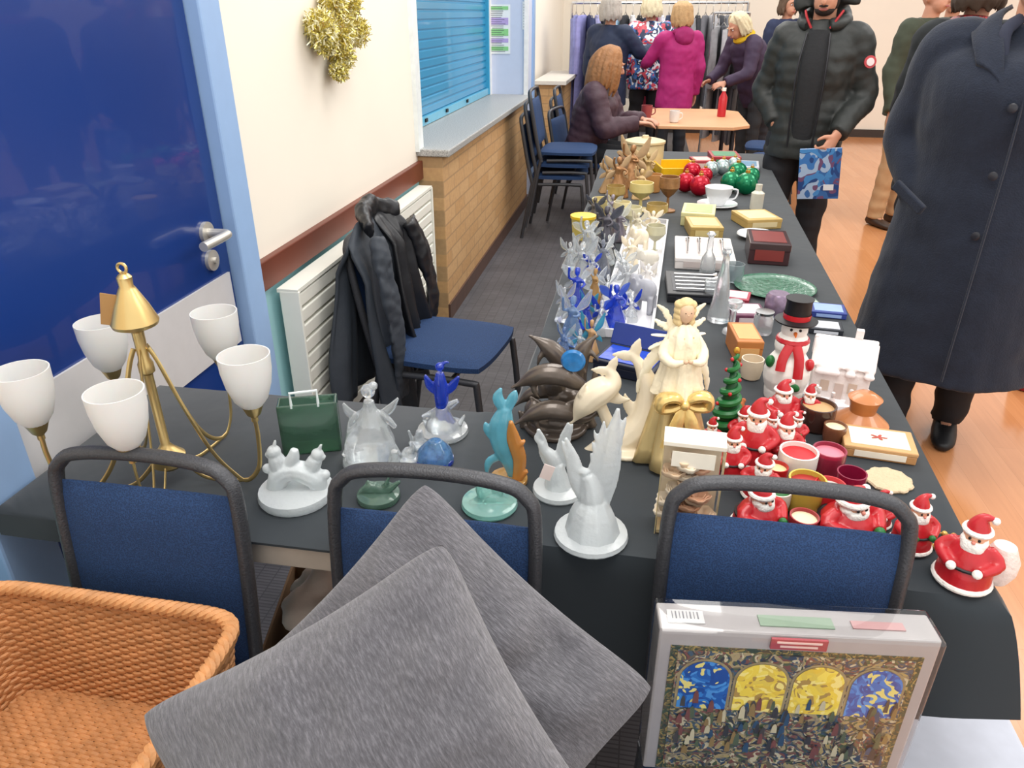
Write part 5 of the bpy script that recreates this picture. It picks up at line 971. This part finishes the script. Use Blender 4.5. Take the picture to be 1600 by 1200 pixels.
mk('tray_body',join([gbox((0,0,.004),(tw_,tl,.008)),gbox((-tw_/2,0,.012),(.008,tl,.024)),gbox((tw_/2,0,.012),(.008,tl,.024)),gbox((0,-tl/2,.012),(tw_,.008,.024)),gbox((0,tl/2,.012),(tw_,.008,.024)),gbox((0,0,.012),(.006,tl,.02))]),M('#d8d8dc',.4),e,smooth=False,bev=.001)
def eleph(u,v,w,vt,mat,label):
    p,ww,h=fit(u,v,w,vt,T+.009); r=ww/2; e=thing('elephant_figurine',label,'figurine',p,random.uniform(-.6,.2),'small figurines on the white tray')
    g=[ell((0,0,h*.58),(r*.7,r*.45,h*.3)),ell((-r*.75,0,h*.72),(r*.34,r*.3,h*.24)),sweep([(-r*.95,0,h*.7),(-r*1.2,0,h*.45),(-r*1.25,0,h*.2),(-r*1.4,0,h*.12)],[r*.17,r*.12,r*.09,r*.06],8,res=3),ell((-r*.6,r*.35,h*.72),(r*.22,r*.06,h*.2),(0,0,.3)),ell((-r*.6,-r*.35,h*.72),(r*.22,r*.06,h*.2),(0,0,-.3))]
    for x in(-.45,.45):
        for y in(-.25,.25): g.append(sweep([(x*r,y*r,0),(x*r,y*r,h*.45)],[r*.16,r*.18],8))
    fuse('body',g,mat,e,max(.003,h/35),1)
eleph(1006,487,54,428,M('#a4a6ae',.4),'grey elephant figurine on white tray'); eleph(1013,427,42,385,M('#d8d2c4',.4),'white elephant figurine on white tray'); eleph(1000,394,36,352,OFFW,'cream elephant figurine on white tray')
def idol(u,v,w,vt,m,l): 
    e=fairy(u,v,w,vt,m,m,l); e.location.z+=.009; return e
idol(985,420,30,378,OFFW,'small cream figurine on white tray'); idol(978,464,30,420,M('#c8ccd0',.2,trans=.4),'small pale glass figurine on white tray'); idol(1018,372,28,335,OFFW,'small ivory figurine on white tray'); idol(995,372,26,338,M('#d0c8b0',.4),'small stone figurine on white tray'); idol(1010,455,26,418,M('#e0dcd8',.4),'small white figurine on white tray'); idol(968,500,28,458,CLR,'small clear glass angel on white tray')

# ------------------------------------------------ LIGHTS / CAMERA
bpy.data.scenes.remove(TS)
def area(x,y,z,sx,sy,e,col=(1,.97,.93)):
    l=bpy.data.lights.new('ceiling_light','AREA'); l.shape='RECTANGLE'; l.size=sx; l.size_y=sy; l.energy=e; l.color=col
    o=bpy.data.objects.new('ceiling_light',l); COL.objects.link(o); o.location=(x,y,z)
for (x,y) in [(0,.6),(0,3.2),(0,5.8),(0,8.6),(2.6,1.5),(2.6,4.5),(2.6,8)]: area(x,y,2.9,1.2,1.2,26)
wd=bpy.data.worlds.new('world'); bpy.context.scene.world=wd; wd.use_nodes=True
bg=wd.node_tree.nodes['Background']; bg.inputs[0].default_value=(1,.98,.96,1); bg.inputs[1].default_value=1.2
cam=bpy.data.cameras.new('camera'); cam.sensor_width=36; cam.lens=f/1600*36; cam.clip_start=.02
co=bpy.data.objects.new('camera',cam); COL.objects.link(co); co.location=(0,0,CH); co.rotation_euler=(math.pi/2-th,0,psi)
bpy.context.scene.camera=co
sc=bpy.context.scene; sc.view_settings.view_transform='Standard'; sc.view_settings.look='None'; sc.view_settings.exposure=.2
